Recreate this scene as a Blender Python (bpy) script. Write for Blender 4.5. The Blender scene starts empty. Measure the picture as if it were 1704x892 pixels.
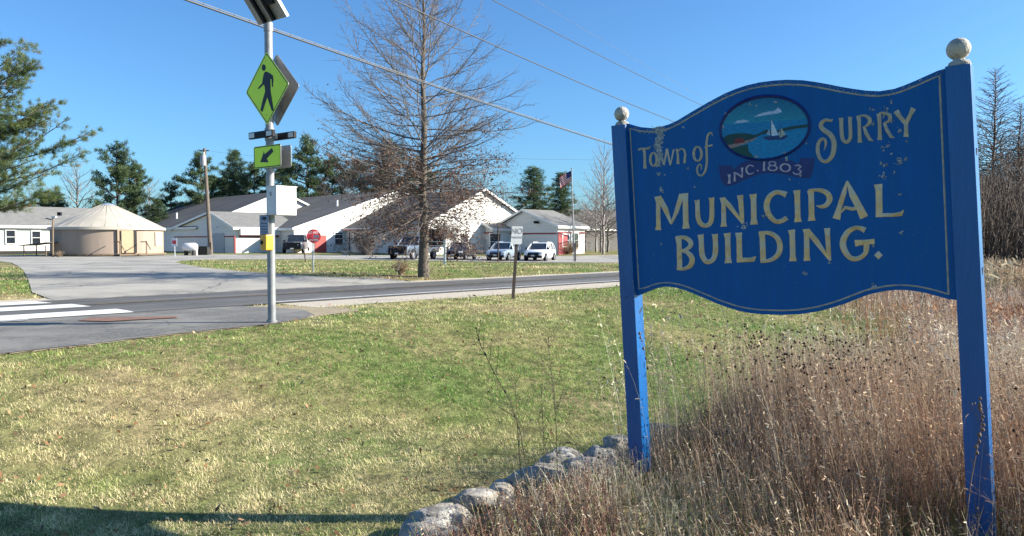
import bpy, bmesh, math, random
import numpy as np
from mathutils import Vector, Matrix, noise
from mathutils.geometry import delaunay_2d_cdt
random.seed(7); RNG = np.random.default_rng(11)
S = bpy.context.scene
COL = S.collection
R = math.radians

# ------------------------------------------------------------------ camera
EYE = Vector((0, 0, 1.70)); F = 1240.0; PITCH = math.atan(46 / F)
cam_d = bpy.data.cameras.new('camera'); cam = bpy.data.objects.new('camera', cam_d); COL.objects.link(cam)
cam.location = EYE; cam.rotation_euler = (R(90) - PITCH, 0, 0)
cam_d.sensor_width = 36; cam_d.lens = 36 * F / 1704; cam_d.clip_end = 3000; cam_d.clip_start = .05
S.camera = cam
# ------------------------------------------------------------------ light
SUN_EL, SUN_AZ = R(25), R(90)          # azimuth measured clockwise from +Y
w = bpy.data.worlds.new('World'); S.world = w; w.use_nodes = True
nt = w.node_tree; nt.nodes.clear()
sky = nt.nodes.new('ShaderNodeTexSky'); sky.sky_type = 'NISHITA'; sky.sun_disc = False
sky.sun_elevation = SUN_EL; sky.sun_rotation = SUN_AZ; sky.air_density = 1.0; sky.dust_density = .9; sky.ozone_density = 1.4
hs = nt.nodes.new('ShaderNodeHueSaturation'); hs.inputs['Saturation'].default_value = 1.0; hs.inputs['Value'].default_value = 1.0
bg = nt.nodes.new('ShaderNodeBackground'); bg.inputs['Strength'].default_value = .09
wo = nt.nodes.new('ShaderNodeOutputWorld')
nt.links.new(sky.outputs[0], hs.inputs['Color']); tint = nt.nodes.new('ShaderNodeVectorMath'); tint.operation = 'MULTIPLY'; tint.inputs[1].default_value = (.36, .63, .91)
nt.links.new(hs.outputs[0], tint.inputs[0]); nt.links.new(tint.outputs[0], bg.inputs[0]); nt.links.new(bg.outputs[0], wo.inputs[0])
sd = bpy.data.lights.new('sun', 'SUN'); sd.energy = 5.0; sd.angle = R(.5); sd.color = (1, .93, .80)
so = bpy.data.objects.new('sun', sd); COL.objects.link(so)
sdir = Vector((math.sin(SUN_AZ) * math.cos(SUN_EL), math.cos(SUN_AZ) * math.cos(SUN_EL), math.sin(SUN_EL)))
so.rotation_euler = (-sdir).to_track_quat('-Z', 'Y').to_euler()
vs = S.view_settings; vs.view_transform = 'Standard'; vs.look = 'None'; vs.exposure = 1.36; vs.gamma = 1

# ------------------------------------------------------------------ helpers
def ss(a, b, x):
    t = min(1, max(0, (x - a) / (b - a))); return t * t * (3 - 2 * t)
def lin(*c): return tuple(((v / 255) / 12.92 if v / 255 <= .04045 else ((v / 255 + .055) / 1.055) ** 2.4) for v in c)
U2 = (.711, .703); N2 = (-.703, .711); P0 = (3.3, 23.2)      # road: direction, normal pointing away, a point on its near line
def rs(x, y): return (x - P0[0]) * N2[0] + (y - P0[1]) * N2[1]
def ra(x, y): return (x - P0[0]) * U2[0] + (y - P0[1]) * U2[1]
def rp(a, s): return (P0[0] + a * U2[0] + s * N2[0], P0[1] + a * U2[1] + s * N2[1])
BEDLINE = ((-1.0, 3.3), (1.15, 5.95))
def bed_side(x, y):
    (ax, ay), (bx, by) = BEDLINE; dx, dy = bx - ax, by - ay; L = math.hypot(dx, dy)
    return ((x - ax) * dy - (y - ay) * dx) / L          # positive to the right of the stone line
def h(x, y):
    s = rs(x, y)
    if s < -9.5: z = -.12
    elif s < -4: z = -.12 + .58 * ss(-9.5, -4.0, s)
    elif s < 0: z = .46 - .04 * ss(-4, 0, s)
    elif s < 6.6: z = .42 - .21 * s / 6.6
    elif s < 10: z = .21 + .13 * ss(6.6, 10, s)
    else: z = .34
    if s > 6:
        d = ss(36, 60, y) * (1 - ss(66, 80, y)); k = min(1, max(0, (x + 27) / 29))
        z += (-.43 * d * k + .05 * ss(60, 80, y)) * ss(6, 14, s)
    b = ss(.0, .45, bed_side(x, y)) * (1 - ss(3.0, 6.5, x)) * (1 - ss(6.0, 8.5, y))
    z += .32 * b
    if s < -4: z += .03 * noise.noise(Vector((x * .35, y * .35, 3))) * ss(4, 6, -s)
    return z
def ray(px, py):
    v = Vector((px - 852, -(py - 446), -F)); v.rotate(cam.rotation_euler); return v.normalized()
def at(px, py):                                           # where the line of sight meets the ground
    d = ray(px, py); t = 2.0
    while t < 400:
        p = EYE + d * t
        if p.z < h(p.x, p.y):
            lo, hi = t - .05 * max(1, t * .1), t
            for _ in range(30):
                m = (lo + hi) / 2; p = EYE + d * m
                if p.z < h(p.x, p.y): hi = m
                else: lo = m
            return EYE + d * hi
        t += .05 * max(1, t * .1)
    return EYE + d * 400
def P(px, py, Y):
    d = ray(px, py); return EYE + d * (Y / d.y)
def on_plane(px, py, o, n):
    d = ray(px, py); return EYE + d * ((o - EYE).dot(n) / d.dot(n))

def mat(name, c1, c2=None, scale=5, rough=.8, metal=0, bump=0, bscale=None, spec=None, detail=6, coord='pos', contrast=(.35, .65), c3=None, s3=.5, stretch=None, cracks=None, lanes=None):
    m = bpy.data.materials.new(name); m.use_nodes = True; t = m.node_tree; b = t.nodes['Principled BSDF']
    b.inputs['Roughness'].default_value = rough; b.inputs['Metallic'].default_value = metal
    if spec is not None: b.inputs['Specular IOR Level'].default_value = spec
    tc = t.nodes.new('ShaderNodeNewGeometry') if coord == 'pos' else t.nodes.new('ShaderNodeTexCoord')
    vec = tc.outputs['Position'] if coord == 'pos' else tc.outputs['Object']
    if stretch:
        mp = t.nodes.new('ShaderNodeMapping'); mp.inputs['Scale'].default_value = stretch; t.links.new(vec, mp.inputs[0]); vec = mp.outputs[0]
    def nz(sc, det=detail):
        n = t.nodes.new('ShaderNodeTexNoise'); n.inputs['Scale'].default_value = sc; n.inputs['Detail'].default_value = det; t.links.new(vec, n.inputs['Vector']); return n
    if c2 is None: c2 = tuple(v * .82 for v in c1)
    r = t.nodes.new('ShaderNodeValToRGB'); r.color_ramp.elements[0].color = (*c1, 1); r.color_ramp.elements[1].color = (*c2, 1)
    r.color_ramp.elements[0].position, r.color_ramp.elements[1].position = contrast
    t.links.new(nz(scale).outputs[0], r.inputs[0]); out = r.outputs[0]
    if c3:
        r2 = t.nodes.new('ShaderNodeValToRGB'); r2.color_ramp.elements[0].position = .45; r2.color_ramp.elements[1].position = .6
        t.links.new(nz(s3).outputs[0], r2.inputs[0])
        mx = t.nodes.new('ShaderNodeMixRGB'); t.links.new(r2.outputs[0], mx.inputs[0]); t.links.new(out, mx.inputs[1]); mx.inputs[2].default_value = (*c3, 1); out = mx.outputs[0]
    if lanes:
        lm = t.nodes.new('ShaderNodeMapping'); lm.vector_type = 'TEXTURE'; lm.inputs['Rotation'].default_value = (0, 0, math.atan2(U2[1], U2[0])); lm.inputs['Scale'].default_value = (40, 1, 1); t.links.new(vec, lm.inputs[0])
        ln_ = t.nodes.new('ShaderNodeTexNoise'); ln_.inputs['Scale'].default_value = 1.1; ln_.inputs['Detail'].default_value = 5; t.links.new(lm.outputs[0], ln_.inputs['Vector'])
        lr = t.nodes.new('ShaderNodeValToRGB'); lr.color_ramp.elements[0].position = .35; lr.color_ramp.elements[0].color = (lanes[0],) * 3 + (1,); lr.color_ramp.elements[1].position = .65; lr.color_ramp.elements[1].color = (lanes[1],) * 3 + (1,); t.links.new(ln_.outputs[0], lr.inputs[0])
        lx = t.nodes.new('ShaderNodeMixRGB'); lx.blend_type = 'MULTIPLY'; lx.inputs[0].default_value = 1; t.links.new(out, lx.inputs[1]); t.links.new(lr.outputs[0], lx.inputs[2]); out = lx.outputs[0]
    if cracks:
        for (sc_, wd_, st_, lo_, hi_) in cracks:
            vo = t.nodes.new('ShaderNodeTexVoronoi'); vo.feature = 'DISTANCE_TO_EDGE'; vo.inputs['Scale'].default_value = sc_
            dn = nz(2.5); vm = t.nodes.new('ShaderNodeVectorMath'); vm.operation = 'MULTIPLY_ADD'; vm.inputs[1].default_value = (.5, .5, 0); t.links.new(dn.outputs['Color'], vm.inputs[0]); t.links.new(vec, vm.inputs[2]); t.links.new(vm.outputs[0], vo.inputs['Vector'])
            cr = t.nodes.new('ShaderNodeValToRGB'); cr.color_ramp.elements[0].position = 0; cr.color_ramp.elements[0].color = (st_, st_, st_, 1); cr.color_ramp.elements[1].position = wd_; cr.color_ramp.elements[1].color = (1, 1, 1, 1); t.links.new(vo.outputs[0], cr.inputs[0])
            gate = t.nodes.new('ShaderNodeValToRGB'); gate.color_ramp.elements[0].position = lo_; gate.color_ramp.elements[1].position = hi_; t.links.new(nz(.35).outputs[0], gate.inputs[0])
            mm = t.nodes.new('ShaderNodeMixRGB'); mm.blend_type = 'MULTIPLY'; t.links.new(gate.outputs[0], mm.inputs[0]); t.links.new(out, mm.inputs[1]); t.links.new(cr.outputs[0], mm.inputs[2]); out = mm.outputs[0]
    t.links.new(out, b.inputs['Base Color'])
    if bump:
        bp = t.nodes.new('ShaderNodeBump'); bp.inputs['Strength'].default_value = bump; bp.inputs['Distance'].default_value = .02
        t.links.new(nz(bscale or scale * 4).outputs[0], bp.inputs['Height']); t.links.new(bp.outputs[0], b.inputs['Normal'])
    return m
def vmat(name, rough=.85, spec=.2, trans=0, var=.0):       # colour from a point attribute "Col"
    m = bpy.data.materials.new(name); m.use_nodes = True; t = m.node_tree; b = t.nodes['Principled BSDF']
    a = t.nodes.new('ShaderNodeAttribute'); a.attribute_name = 'Col'; t.links.new(a.outputs['Color'], b.inputs['Base Color'])
    b.inputs['Roughness'].default_value = rough; b.inputs['Specular IOR Level'].default_value = spec
    if trans:
        tr = t.nodes.new('ShaderNodeBsdfTranslucent'); t.links.new(a.outputs['Color'], tr.inputs[0])
        mx = t.nodes.new('ShaderNodeMixShader'); mx.inputs[0].default_value = trans
        o = t.nodes['Material Output']; t.links.new(b.outputs[0], mx.inputs[1]); t.links.new(tr.outputs[0], mx.inputs[2]); t.links.new(mx.outputs[0], o.inputs[0])
    return m

ORG = {}
def org(o):
    v = Vector((0, 0, 0))
    while o is not None: v = v + Vector(o.location); o = o.parent
    return v
def tag(o, label=None, cat=None, group=None, kind=None):
    if label: o['label'] = label
    if cat: o['category'] = cat
    if group: o['group'] = group
    if kind: o['kind'] = kind
    return o
def thing(name, loc, label, cat, group=None):
    o = bpy.data.objects.new(name, None); COL.objects.link(o); o.location = loc; o.empty_display_size = .2
    return tag(o, label, cat, group)
def npmesh(name, V, T, cols=None, smooth=False):
    V = np.asarray(V, dtype=np.float32).reshape(-1, 3); T = np.asarray(T, dtype=np.int32); k = T.shape[1]
    me = bpy.data.meshes.new(name); me.vertices.add(len(V)); me.vertices.foreach_set('co', V.ravel())
    me.loops.add(T.size); me.loops.foreach_set('vertex_index', T.ravel())
    me.polygons.add(len(T)); me.polygons.foreach_set('loop_start', np.arange(0, T.size, k, dtype=np.int32))
    me.polygons.foreach_set('loop_total', np.full(len(T), k, dtype=np.int32))
    if smooth: me.polygons.foreach_set('use_smooth', np.ones(len(T), dtype=bool))
    me.update(calc_edges=True); me.validate()
    if cols is not None:
        c = np.ones((len(V), 4), dtype=np.float32); c[:, :3] = cols
        at_ = me.color_attributes.new('Col', 'FLOAT_COLOR', 'POINT'); at_.data.foreach_set('color', c.ravel())
    return me
def npobj(name, V, T, m, parent=None, cols=None, smooth=False, loc=None):
    V = np.asarray(V, dtype=np.float32).reshape(-1, 3)
    o_ = org(parent) if parent else Vector(loc or (0, 0, 0))
    me = npmesh(name, V - np.array(o_, dtype=np.float32), T, cols, smooth); me.materials.append(m)
    o = bpy.data.objects.new(name, me); COL.objects.link(o)
    if parent: o.parent = parent
    else: o.location = o_
    return o
class MB:
    def __init__(s): s.v = []; s.f = []; s.m = []
    def face(s, pts, mi=0):
        n = len(s.v); s.v += [tuple(p) for p in pts]; s.f.append(tuple(range(n, n + len(pts)))); s.m.append(mi); return s
    def box(s, c, size, ax=None, mi=0):
        ax = ax or (Vector((1, 0, 0)), Vector((0, 1, 0)), Vector((0, 0, 1))); c = Vector(c); n = len(s.v)
        for i in (-1, 1):
            for j in (-1, 1):
                for k in (-1, 1): s.v.append(tuple(c + Vector(ax[0]) * (i * size[0] / 2) + Vector(ax[1]) * (j * size[1] / 2) + Vector(ax[2]) * (k * size[2] / 2)))
        for q in ((0, 1, 3, 2), (4, 6, 7, 5), (0, 4, 5, 1), (2, 3, 7, 6), (0, 2, 6, 4), (1, 5, 7, 3)): s.f.append(tuple(n + i for i in q)); s.m.append(mi)
        return s
    def tube(s, pts, rad, n=8, mi=0, cap=True):
        pts = [Vector(p) for p in pts]
        if not isinstance(rad, (list, tuple)): rad = [rad] * len(pts)
        base = len(s.v); ref = None
        for i, p in enumerate(pts):
            t = (pts[min(i + 1, len(pts) - 1)] - pts[max(i - 1, 0)]).normalized()
            if ref is None: ref = t.orthogonal().normalized()
            a = (ref - t * ref.dot(t)).normalized(); b = t.cross(a); ref = a
            for k in range(n):
                an = 2 * math.pi * k / n; s.v.append(tuple(p + (a * math.cos(an) + b * math.sin(an)) * rad[i]))
        for i in range(len(pts) - 1):
            for k in range(n):
                a0 = base + i * n + k; a1 = base + i * n + (k + 1) % n; s.f.append((a0, a1, a1 + n, a0 + n)); s.m.append(mi)
        if cap:
            s.f.append(tuple(base + k for k in range(n))[::-1]); s.m.append(mi); s.f.append(tuple(base + (len(pts) - 1) * n + k for k in range(n))); s.m.append(mi)
        return s
    def prism(s, poly, off, mi=0):                          # closed polygon of 3-D points, pushed by vector off
        poly = [Vector(p) for p in poly]; n = len(poly); b = len(s.v); off = Vector(off)
        s.v += [tuple(p) for p in poly] + [tuple(p + off) for p in poly]
        s.f.append(tuple(range(b, b + n))); s.m.append(mi); s.f.append(tuple(range(b + n, b + 2 * n))[::-1]); s.m.append(mi)
        for i in range(n): j = (i + 1) % n; s.f.append((b + i, b + n + i, b + n + j, b + j)); s.m.append(mi)
        return s
    def lathe(s, c, prof, n=24, up=None, mi=0):
        up = (up or Vector((0, 0, 1))).normalized(); a = up.orthogonal().normalized(); b_ = up.cross(a); base = len(s.v); c = Vector(c)
        for (r, z) in prof:
            for k in range(n): an = 2 * math.pi * k / n; s.v.append(tuple(c + up * z + (a * math.cos(an) + b_ * math.sin(an)) * r))
        for i in range(len(prof) - 1):
            for k in range(n):
                a0 = base + i * n + k; a1 = base + i * n + (k + 1) % n; s.f.append((a0, a1, a1 + n, a0 + n)); s.m.append(mi)
        return s
    def build(s, name, mats, parent=None, smooth=False, bevel=0, loc=None):
        if not isinstance(mats, (list, tuple)): mats = [mats]
        o_ = org(parent) if parent else (Vector(loc) if loc is not None else Vector((0, 0, 0)))
        me = bpy.data.meshes.new(name); me.from_pydata([tuple(Vector(p) - o_) for p in s.v], [], s.f)
        for m_ in mats: me.materials.append(m_)
        me.polygons.foreach_set('material_index', s.m)
        bm = bmesh.new(); bm.from_mesh(me); bmesh.ops.remove_doubles(bm, verts=bm.verts, dist=1e-5)
        bmesh.ops.recalc_face_normals(bm, faces=bm.faces)
        if bevel: bmesh.ops.bevel(bm, geom=[e for e in bm.edges if e.calc_face_angle(0) > .6], offset=bevel, segments=2, affect='EDGES', profile=.6)
        if smooth:
            for f in bm.faces: f.smooth = True
            for e in bm.edges:
                if len(e.link_faces) == 2 and e.calc_face_angle(0) > .7: e.smooth = False
        bm.to_mesh(me); bm.free()
        o = bpy.data.objects.new(name, me); COL.objects.link(o)
        if parent: o.parent = parent
        else: o.location = o_
        return o
def copy_tree(o, parent=None):
    c = o.copy(); COL.objects.link(c); c.parent = parent
    for ch in list(o.children): copy_tree(ch, c)
    return c

# ------------------------------------------------------------------ materials
def L(h_): h_ = h_.lstrip('#'); return lin(*(int(h_[i:i + 2], 16) for i in (0, 2, 4)))
M = {}
M['asphalt'] = mat('asphalt', (.066, .064, .062), (.09, .088, .085), 3, .85, bump=.35, bscale=140, c3=(.105, .102, .1), s3=.35, cracks=[(.3, .008, .4, .45, .55)], lanes=(.62, 1.5))
M['old_asphalt'] = mat('worn_asphalt', (.30, .285, .255), (.36, .34, .305), 1.2, .9, bump=.35, bscale=60, c3=(.24, .23, .21), s3=.35, cracks=[(.28, .012, .35, .35, .5), (.9, .02, .5, .5, .6)])
M['path'] = mat('path_asphalt', (.10, .097, .092), (.17, .165, .155), 22, .9, bump=.5, bscale=90, contrast=(.4, .6), c3=(.2, .19, .175), s3=1.2, cracks=[(.5, .01, .4, .45, .55)])
M['gravel'] = mat('sandy_gravel', (.54, .48, .39), (.36, .31, .25), 16, .95, bump=.6, bscale=60, contrast=(.3, .7))
M['dirt'] = mat('dry_edge_dirt', (.36, .29, .2), (.24, .2, .12), 12, .95, bump=.6, bscale=60)
M['roadpaint'] = mat('road_paint', (.74, .74, .72), (.52, .52, .5), 9, .7, bump=.2, bscale=80, contrast=(.45, .75))
M['wornpaint'] = mat('worn_road_paint', (.36, .36, .35), (.16, .16, .16), 6, .8, contrast=(.4, .6))
M['yellowpaint'] = mat('worn_yellow_paint', (.3, .2, .08), (.12, .11, .1), 5, .8, contrast=(.4, .6))
M['redpad'] = mat('red_tactile_plate', (.25, .13, .09), (.17, .1, .075), 14, .8, bump=.6, bscale=50)
M['blue'] = mat('blue_sign_paint', (.001, .10, .335), (.001, .086, .29), 3, .5, bump=.12, bscale=30, c3=(.003, .098, .30), s3=6, spec=.2, stretch=(7, 7, .7))
M['bluepost'] = mat('blue_post_paint', (.001, .088, .29), (.001, .072, .24), 3, .34, spec=.5, c3=(.001, .096, .31), s3=3, bump=.25, bscale=12, stretch=(6, 6, .8))
M['darkblue'] = mat('dark_blue_paint', (.002, .014, .12), (.002, .024, .15), 30, .5)
M['gold'] = mat('weathered_gold_leaf', (.84, .59, .26), (.64, .44, .2), 30, .55, bump=.2, bscale=150, c3=(.66, .56, .38), s3=18)
M['palegold'] = mat('faded_gold_leaf', (.56, .48, .33), (.42, .38, .3), 45, .6, bump=.2, bscale=150, c3=(.5, .42, .27), s3=16)
M['pinkletter'] = mat('faded_pink_letter_paint', (.5, .42, .46), (.32, .3, .42), 60, .6)
M['trimgold'] = mat('faded_gold_border', (.42, .37, .26), (.2, .22, .24), 24, .6, contrast=(.4, .7))
M['finial'] = mat('weathered_finial_wood', (.42, .39, .34), (.18, .165, .15), 20, .8, bump=.6, bscale=60, contrast=(.4, .62), c3=(.46, .43, .37), s3=9)
M['lichen'] = mat('grey_lichen', (.50, .54, .54), (.26, .29, .29), 60, .95, bump=.8, bscale=120)
M['galv'] = mat('galvanised_steel', (.29, .295, .305), (.22, .225, .235), 9, .5, .3, bump=.05, bscale=30)
M['whitebox'] = mat('white_enamel', (.66, .66, .66), (.56, .56, .56), 6, .45)
M['signback'] = mat('aluminium_sign_back', (.34, .34, .34), (.25, .25, .25), 7, .45, .4)
M['lime'] = mat('fluorescent_lime_sheet', (.66, .92, .02), (.6, .86, .02), 3, .5)
M['black'] = mat('black_plastic', (.006, .008, .014), (.01, .011, .018), 8, .6, spec=.2)
M['blackprint'] = mat('black_print', (.005, .01, .022), (.007, .012, .025), 8, .6)
M['lens'] = mat('led_lens', (.6, .62, .62), (.45, .47, .48), 80, .3)
M['yellow'] = mat('yellow_housing', (.75, .38, .01), (.62, .3, .01), 8, .45)
M['solar'] = mat('solar_cells', (.01, .015, .05), (.015, .02, .06), 10, .2)
M['whitesign'] = mat('white_sign_sheet', (.68, .68, .68), (.6, .6, .61), 6, .6)
M['greyprint'] = mat('grey_sign_print', (.28, .28, .3), (.35, .35, .36), 20, .7)
M['red'] = mat('sign_red', (.6, .05, .07), (.52, .04, .06), 6, .5)
M['brownpost'] = mat('rusty_brown_post', (.035, .025, .02), (.06, .035, .025), 12, .7)
M['wallwhite'] = mat('white_siding', (.72, .70, .66), (.64, .62, .58), 1.5, .8, bump=.3, bscale=6, stretch=(.2, .2, 6))
M['shadesiding'] = mat('shade_darkened_siding', (.11, .10, .09), (.08, .075, .07), 2, .9)  # far wall stands in shade; that shade is put into this colour
M['trim'] = mat('white_trim', (.78, .77, .74), (.7, .69, .67), 4, .7)
M['redtrim'] = mat('red_trim', (.30, .045, .05), (.24, .04, .045), 4, .7)
M['reddoor'] = mat('red_door_paint', (.42, .06, .05), (.35, .05, .045), 4, .6)
M['shingle'] = mat('grey_shingles', (.095, .09, .085), (.07, .066, .064), 2, .9, bump=.5, bscale=9, c3=(.11, .105, .1), s3=.25)
M['lightshingle'] = mat('pale_shingles', (.2, .195, .185), (.16, .157, .15), 2, .9, bump=.5, bscale=9)
M['glass'] = mat('window_glass', (.015, .02, .028), (.03, .035, .045), 2, .12, spec=.8)
M['bright_glass'] = mat('sky_reflecting_glass', (.3, .35, .42), (.2, .24, .3), 2, .1, spec=.9)  # pale blue base colour carries the reflected sky
M['garage'] = mat('garage_door_panel', (.42, .43, .44), (.38, .39, .4), 3, .7)
M['dark'] = mat('dark_parts_and_base_shade', (.02, .02, .02), (.03, .028, .025), 3, .9)
M['yurtwall'] = mat('tan_canvas', (.33, .26, .205), (.28, .22, .175), 1.5, .85, bump=.35, bscale=2.4, stretch=(1, 1, .12))
M['yurtroof'] = mat('cream_canvas', (.45, .41, .345), (.40, .365, .305), 1, .7, bump=.25, bscale=2)
M['wood'] = mat('weathered_wood', (.2, .15, .1), (.14, .1, .07), 8, .85, bump=.4)
M['wooddoor'] = mat('pine_door', (.34, .25, .17), (.28, .2, .13), 8, .6)
M['polewood'] = mat('pole_wood', (.16, .13, .105), (.1, .08, .066), 9, .9, bump=.5, stretch=(3, 3, .4))
M['bark'] = mat('grey_bark', (.16, .135, .11), (.075, .062, .05), 14, .95, bump=1, bscale=22, stretch=(2, 2, .5))
M['twig'] = mat('twigs', (.20, .17, .155), (.13, .11, .10), 3, .9)
M['paletwig'] = mat('pale_grey_twigs', (.23, .205, .185), (.15, .13, .12), 3, .9)
M['darktwig'] = mat('dark_brown_twigs', (.13, .098, .082), (.085, .065, .055), 3, .9)
M['leafv'] = vmat('foliage', .7, .25, .25)
M['dryv'] = vmat('dry_stems', .85, .15, .2)
M['grassv'] = vmat('grass_blades', .7, .2, .3)
M['print'] = vmat('painted_picture', .5, .3)
M['flagm'] = vmat('flag_cloth', .8, .1, .3)
M['stone'] = mat('lichened_granite', (.48, .46, .42), (.13, .12, .105), 7, .9, bump=1, bscale=18, c3=(.28, .25, .21), s3=5, contrast=(.3, .62))
M['tyre'] = mat('tyre_rubber', (.015, .015, .016), None, 8, .85)
M['rim'] = mat('alloy_rim', (.5, .5, .52), None, 8, .3, .7)
M['wire'] = mat('wire_jacket', (.025, .027, .03), None, 8, .6)
M['wiresteel'] = mat('bright_strand', (.3, .3, .3), None, 8, .5, .3)
M['chain'] = mat('fence_steel', (.3, .31, .32), None, 8, .5, .5)
M['tank'] = mat('white_tank', (.75, .75, .75), None, 3, .4)
def paint(name, c, metal=.3): return mat(name, c, tuple(v * .95 for v in c), 3, .28, metal, spec=.6)
M['p_white'] = paint('white_car_paint', (.75, .75, .76), 0); M['p_silver'] = paint('silver_car_paint', (.17, .20, .25), .5)
M['p_dark'] = paint('dark_grey_car_paint', (.03, .035, .045)); M['p_blue'] = paint('silver_blue_car_paint', (.36, .44, .54), .4)
M['p_black'] = paint('black_car_paint', (.02, .022, .03)); M['p_pick'] = paint('grey_blue_car_paint', (.07, .085, .11), .3)
M['headlight'] = mat('headlight_lens', (.7, .7, .7), None, 8, .1, spec=.9); M['taillight'] = mat('taillight_red', (.5, .01, .01), None, 8, .3)
M['plate'] = mat('number_plate', (.6, .6, .58), None, 8, .5)
def ground_material():
    m = bpy.data.materials.new('lawn_soil_and_thatch'); m.use_nodes = True; t = m.node_tree; b = t.nodes['Principled BSDF']
    g = t.nodes.new('ShaderNodeNewGeometry')
    def nz(sc, d=6):
        n = t.nodes.new('ShaderNodeTexNoise'); n.inputs['Scale'].default_value = sc; n.inputs['Detail'].default_value = d; t.links.new(g.outputs['Position'], n.inputs['Vector']); return n.outputs[0]
    def ramp(i, els):
        r = t.nodes.new('ShaderNodeValToRGB'); cr = r.color_ramp
        while len(cr.elements) < len(els): cr.elements.new(.5)
        for e, (p, c) in zip(cr.elements, els): e.position = p; e.color = (*c, 1)
        t.links.new(i, r.inputs[0]); return r.outputs[0]
    a = ramp(nz(.35), [(.38, (.12, .17, .05)), (.5, (.2, .2, .08)), (.62, (.3, .24, .13))])
    c = ramp(nz(5, 8), [(.35, (.55, .55, .55)), (.65, (1.15, 1.15, 1.15))])
    mx = t.nodes.new('ShaderNodeMixRGB'); mx.blend_type = 'MULTIPLY'; mx.inputs[0].default_value = 1; t.links.new(a, mx.inputs[1]); t.links.new(c, mx.inputs[2])
    t.links.new(mx.outputs[0], b.inputs['Base Color']); b.inputs['Roughness'].default_value = .95; b.inputs['Specular IOR Level'].default_value = .1
    bp = t.nodes.new('ShaderNodeBump'); bp.inputs['Strength'].default_value = .8; bp.inputs['Distance'].default_value = .05
    t.links.new(nz(9, 8), bp.inputs['Height']); t.links.new(bp.outputs[0], b.inputs['Normal'])
    return m
M['ground'] = ground_material()

# ------------------------------------------------------------------ ground
def axis(lo, hi, fine):
    xs = [0.0]; 
    while xs[-1] < hi: xs.append(xs[-1] + max(fine, xs[-1] * .035))
    ys = [0.0]
    while ys[-1] > lo: ys.append(ys[-1] - max(fine, -ys[-1] * .035))
    return sorted(set(xs + ys))
X = axis(-900, 900, .3); Y = axis(-60, 1500, .3)
V = [(x, y, h(x, y)) for y in Y for x in X]; nx = len(X)
T = [(j * nx + i, j * nx + i + 1, (j + 1) * nx + i + 1, (j + 1) * nx + i) for j in range(len(Y) - 1) for i in range(nx - 1)]
g = npobj('ground', V, T, M['ground'], smooth=True); g['kind'] = 'structure'

def sheet(name, poly, m, lift, step=1.0, bias=None):
    pts = []
    for i in range(len(poly)):
        a = Vector(poly[i][:2]); b = Vector(poly[(i + 1) % len(poly)][:2]); n = max(1, int((b - a).length / step))
        for k in range(n): pts.append(a + (b - a) * k / n)
    nb = len(pts); xs = [p.x for p in pts]; ys = [p.y for p in pts]
    x = min(xs) + step / 2
    while x < max(xs):
        y = min(ys) + step / 2
        while y < max(ys): 
            if inside((x, y), poly): pts.append(Vector((x, y)))
            y += step
        x += step
    r = delaunay_2d_cdt(pts, [(i, (i + 1) % nb) for i in range(nb)], [list(range(nb))], 1, 1e-4)
    me = bpy.data.meshes.new(name); me.from_pydata([(v.x, v.y, h(v.x, v.y) + lift) for v in r[0]], [], [tuple(f) for f in r[2]])
    bm = bmesh.new(); bm.from_mesh(me); bmesh.ops.recalc_face_normals(bm, faces=bm.faces)
    if sum(f.normal.z for f in bm.faces) < 0: bmesh.ops.reverse_faces(bm, faces=bm.faces)
    for f in bm.faces: f.smooth = True
    bm.to_mesh(me); bm.free(); me.materials.append(m)
    o = bpy.data.objects.new(name, me); COL.objects.link(o); o['kind'] = 'structure'; return o
def inside(p, poly):
    c = False; x, y = p[0], p[1]; j = len(poly) - 1
    for i in range(len(poly)):
        xi, yi = poly[i][0], poly[i][1]; xj, yj = poly[j][0], poly[j][1]
        if (yi > y) != (yj > y) and x < (xj - xi) * (y - yi) / (yj - yi) + xi: c = not c
        j = i
    return c
def wob(a, k=1): return .13 * k * (noise.noise(Vector((a * .9, k, 0))) + .5 * noise.noise(Vector((a * 3.1, k, 5))))
def strip(a0, a1, s0, s1, n=None, w0=0, w1=0):
    n = n or max(2, int(abs(a1 - a0) / .8)); A = [a0 + (a1 - a0) * i / n for i in range(n + 1)]
    return [rp(a, s0 + wob(a, w0) * (w0 > 0)) for a in A] + [rp(a, s1 + wob(a, w1) * (w1 > 0)) for a in reversed(A)]
sheet('gravel_shoulder', strip(-11.5, 120, -1.8, .3, n=300, w0=1.6), M['gravel'], .012, .6)
sheet('far_gravel_verge', strip(-17, 120, 6.3, 7.45, n=260, w1=1.6), M['gravel'], .012, .7)
road_poly = strip(-60, 160, -.3, 6.75, n=220)
sheet('road', road_poly, M['asphalt'], .024, .8)
path_px = [(-60, 598), (60, 584), (130, 577), (300, 556), (445, 541.5), (500, 533), (524, 526), (505, 517), (445, 513)]
path = [tuple(at(*p)[:2]) for p in path_px]
pa = ra(*path[-1]); path_poly = path + [rp(pa - .2, -.18), rp(-30, -.18), rp(-30, -5.5)]
path_poly = path + [rp(pa - .2, -.18), rp(-22, -.18), rp(-22, rs(*path[0]))]
sheet('asphalt_path', path_poly, M['path'], .018, .5)
pd_ = []
for i in range(5):
    for k in range(12): t_ = k / 12; pd_.append((path[i][0] * (1 - t_) + path[i + 1][0] * t_, path[i][1] * (1 - t_) + path[i + 1][1] * t_))
edge = [(p[0], p[1] - .07 - .22 * noise.noise(Vector((i * .9, 0, 2))) - .1 * noise.noise(Vector((i * .31, 5, 2)))) for i, p in enumerate(pd_)] + path[5:]
pd_ = None
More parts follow.
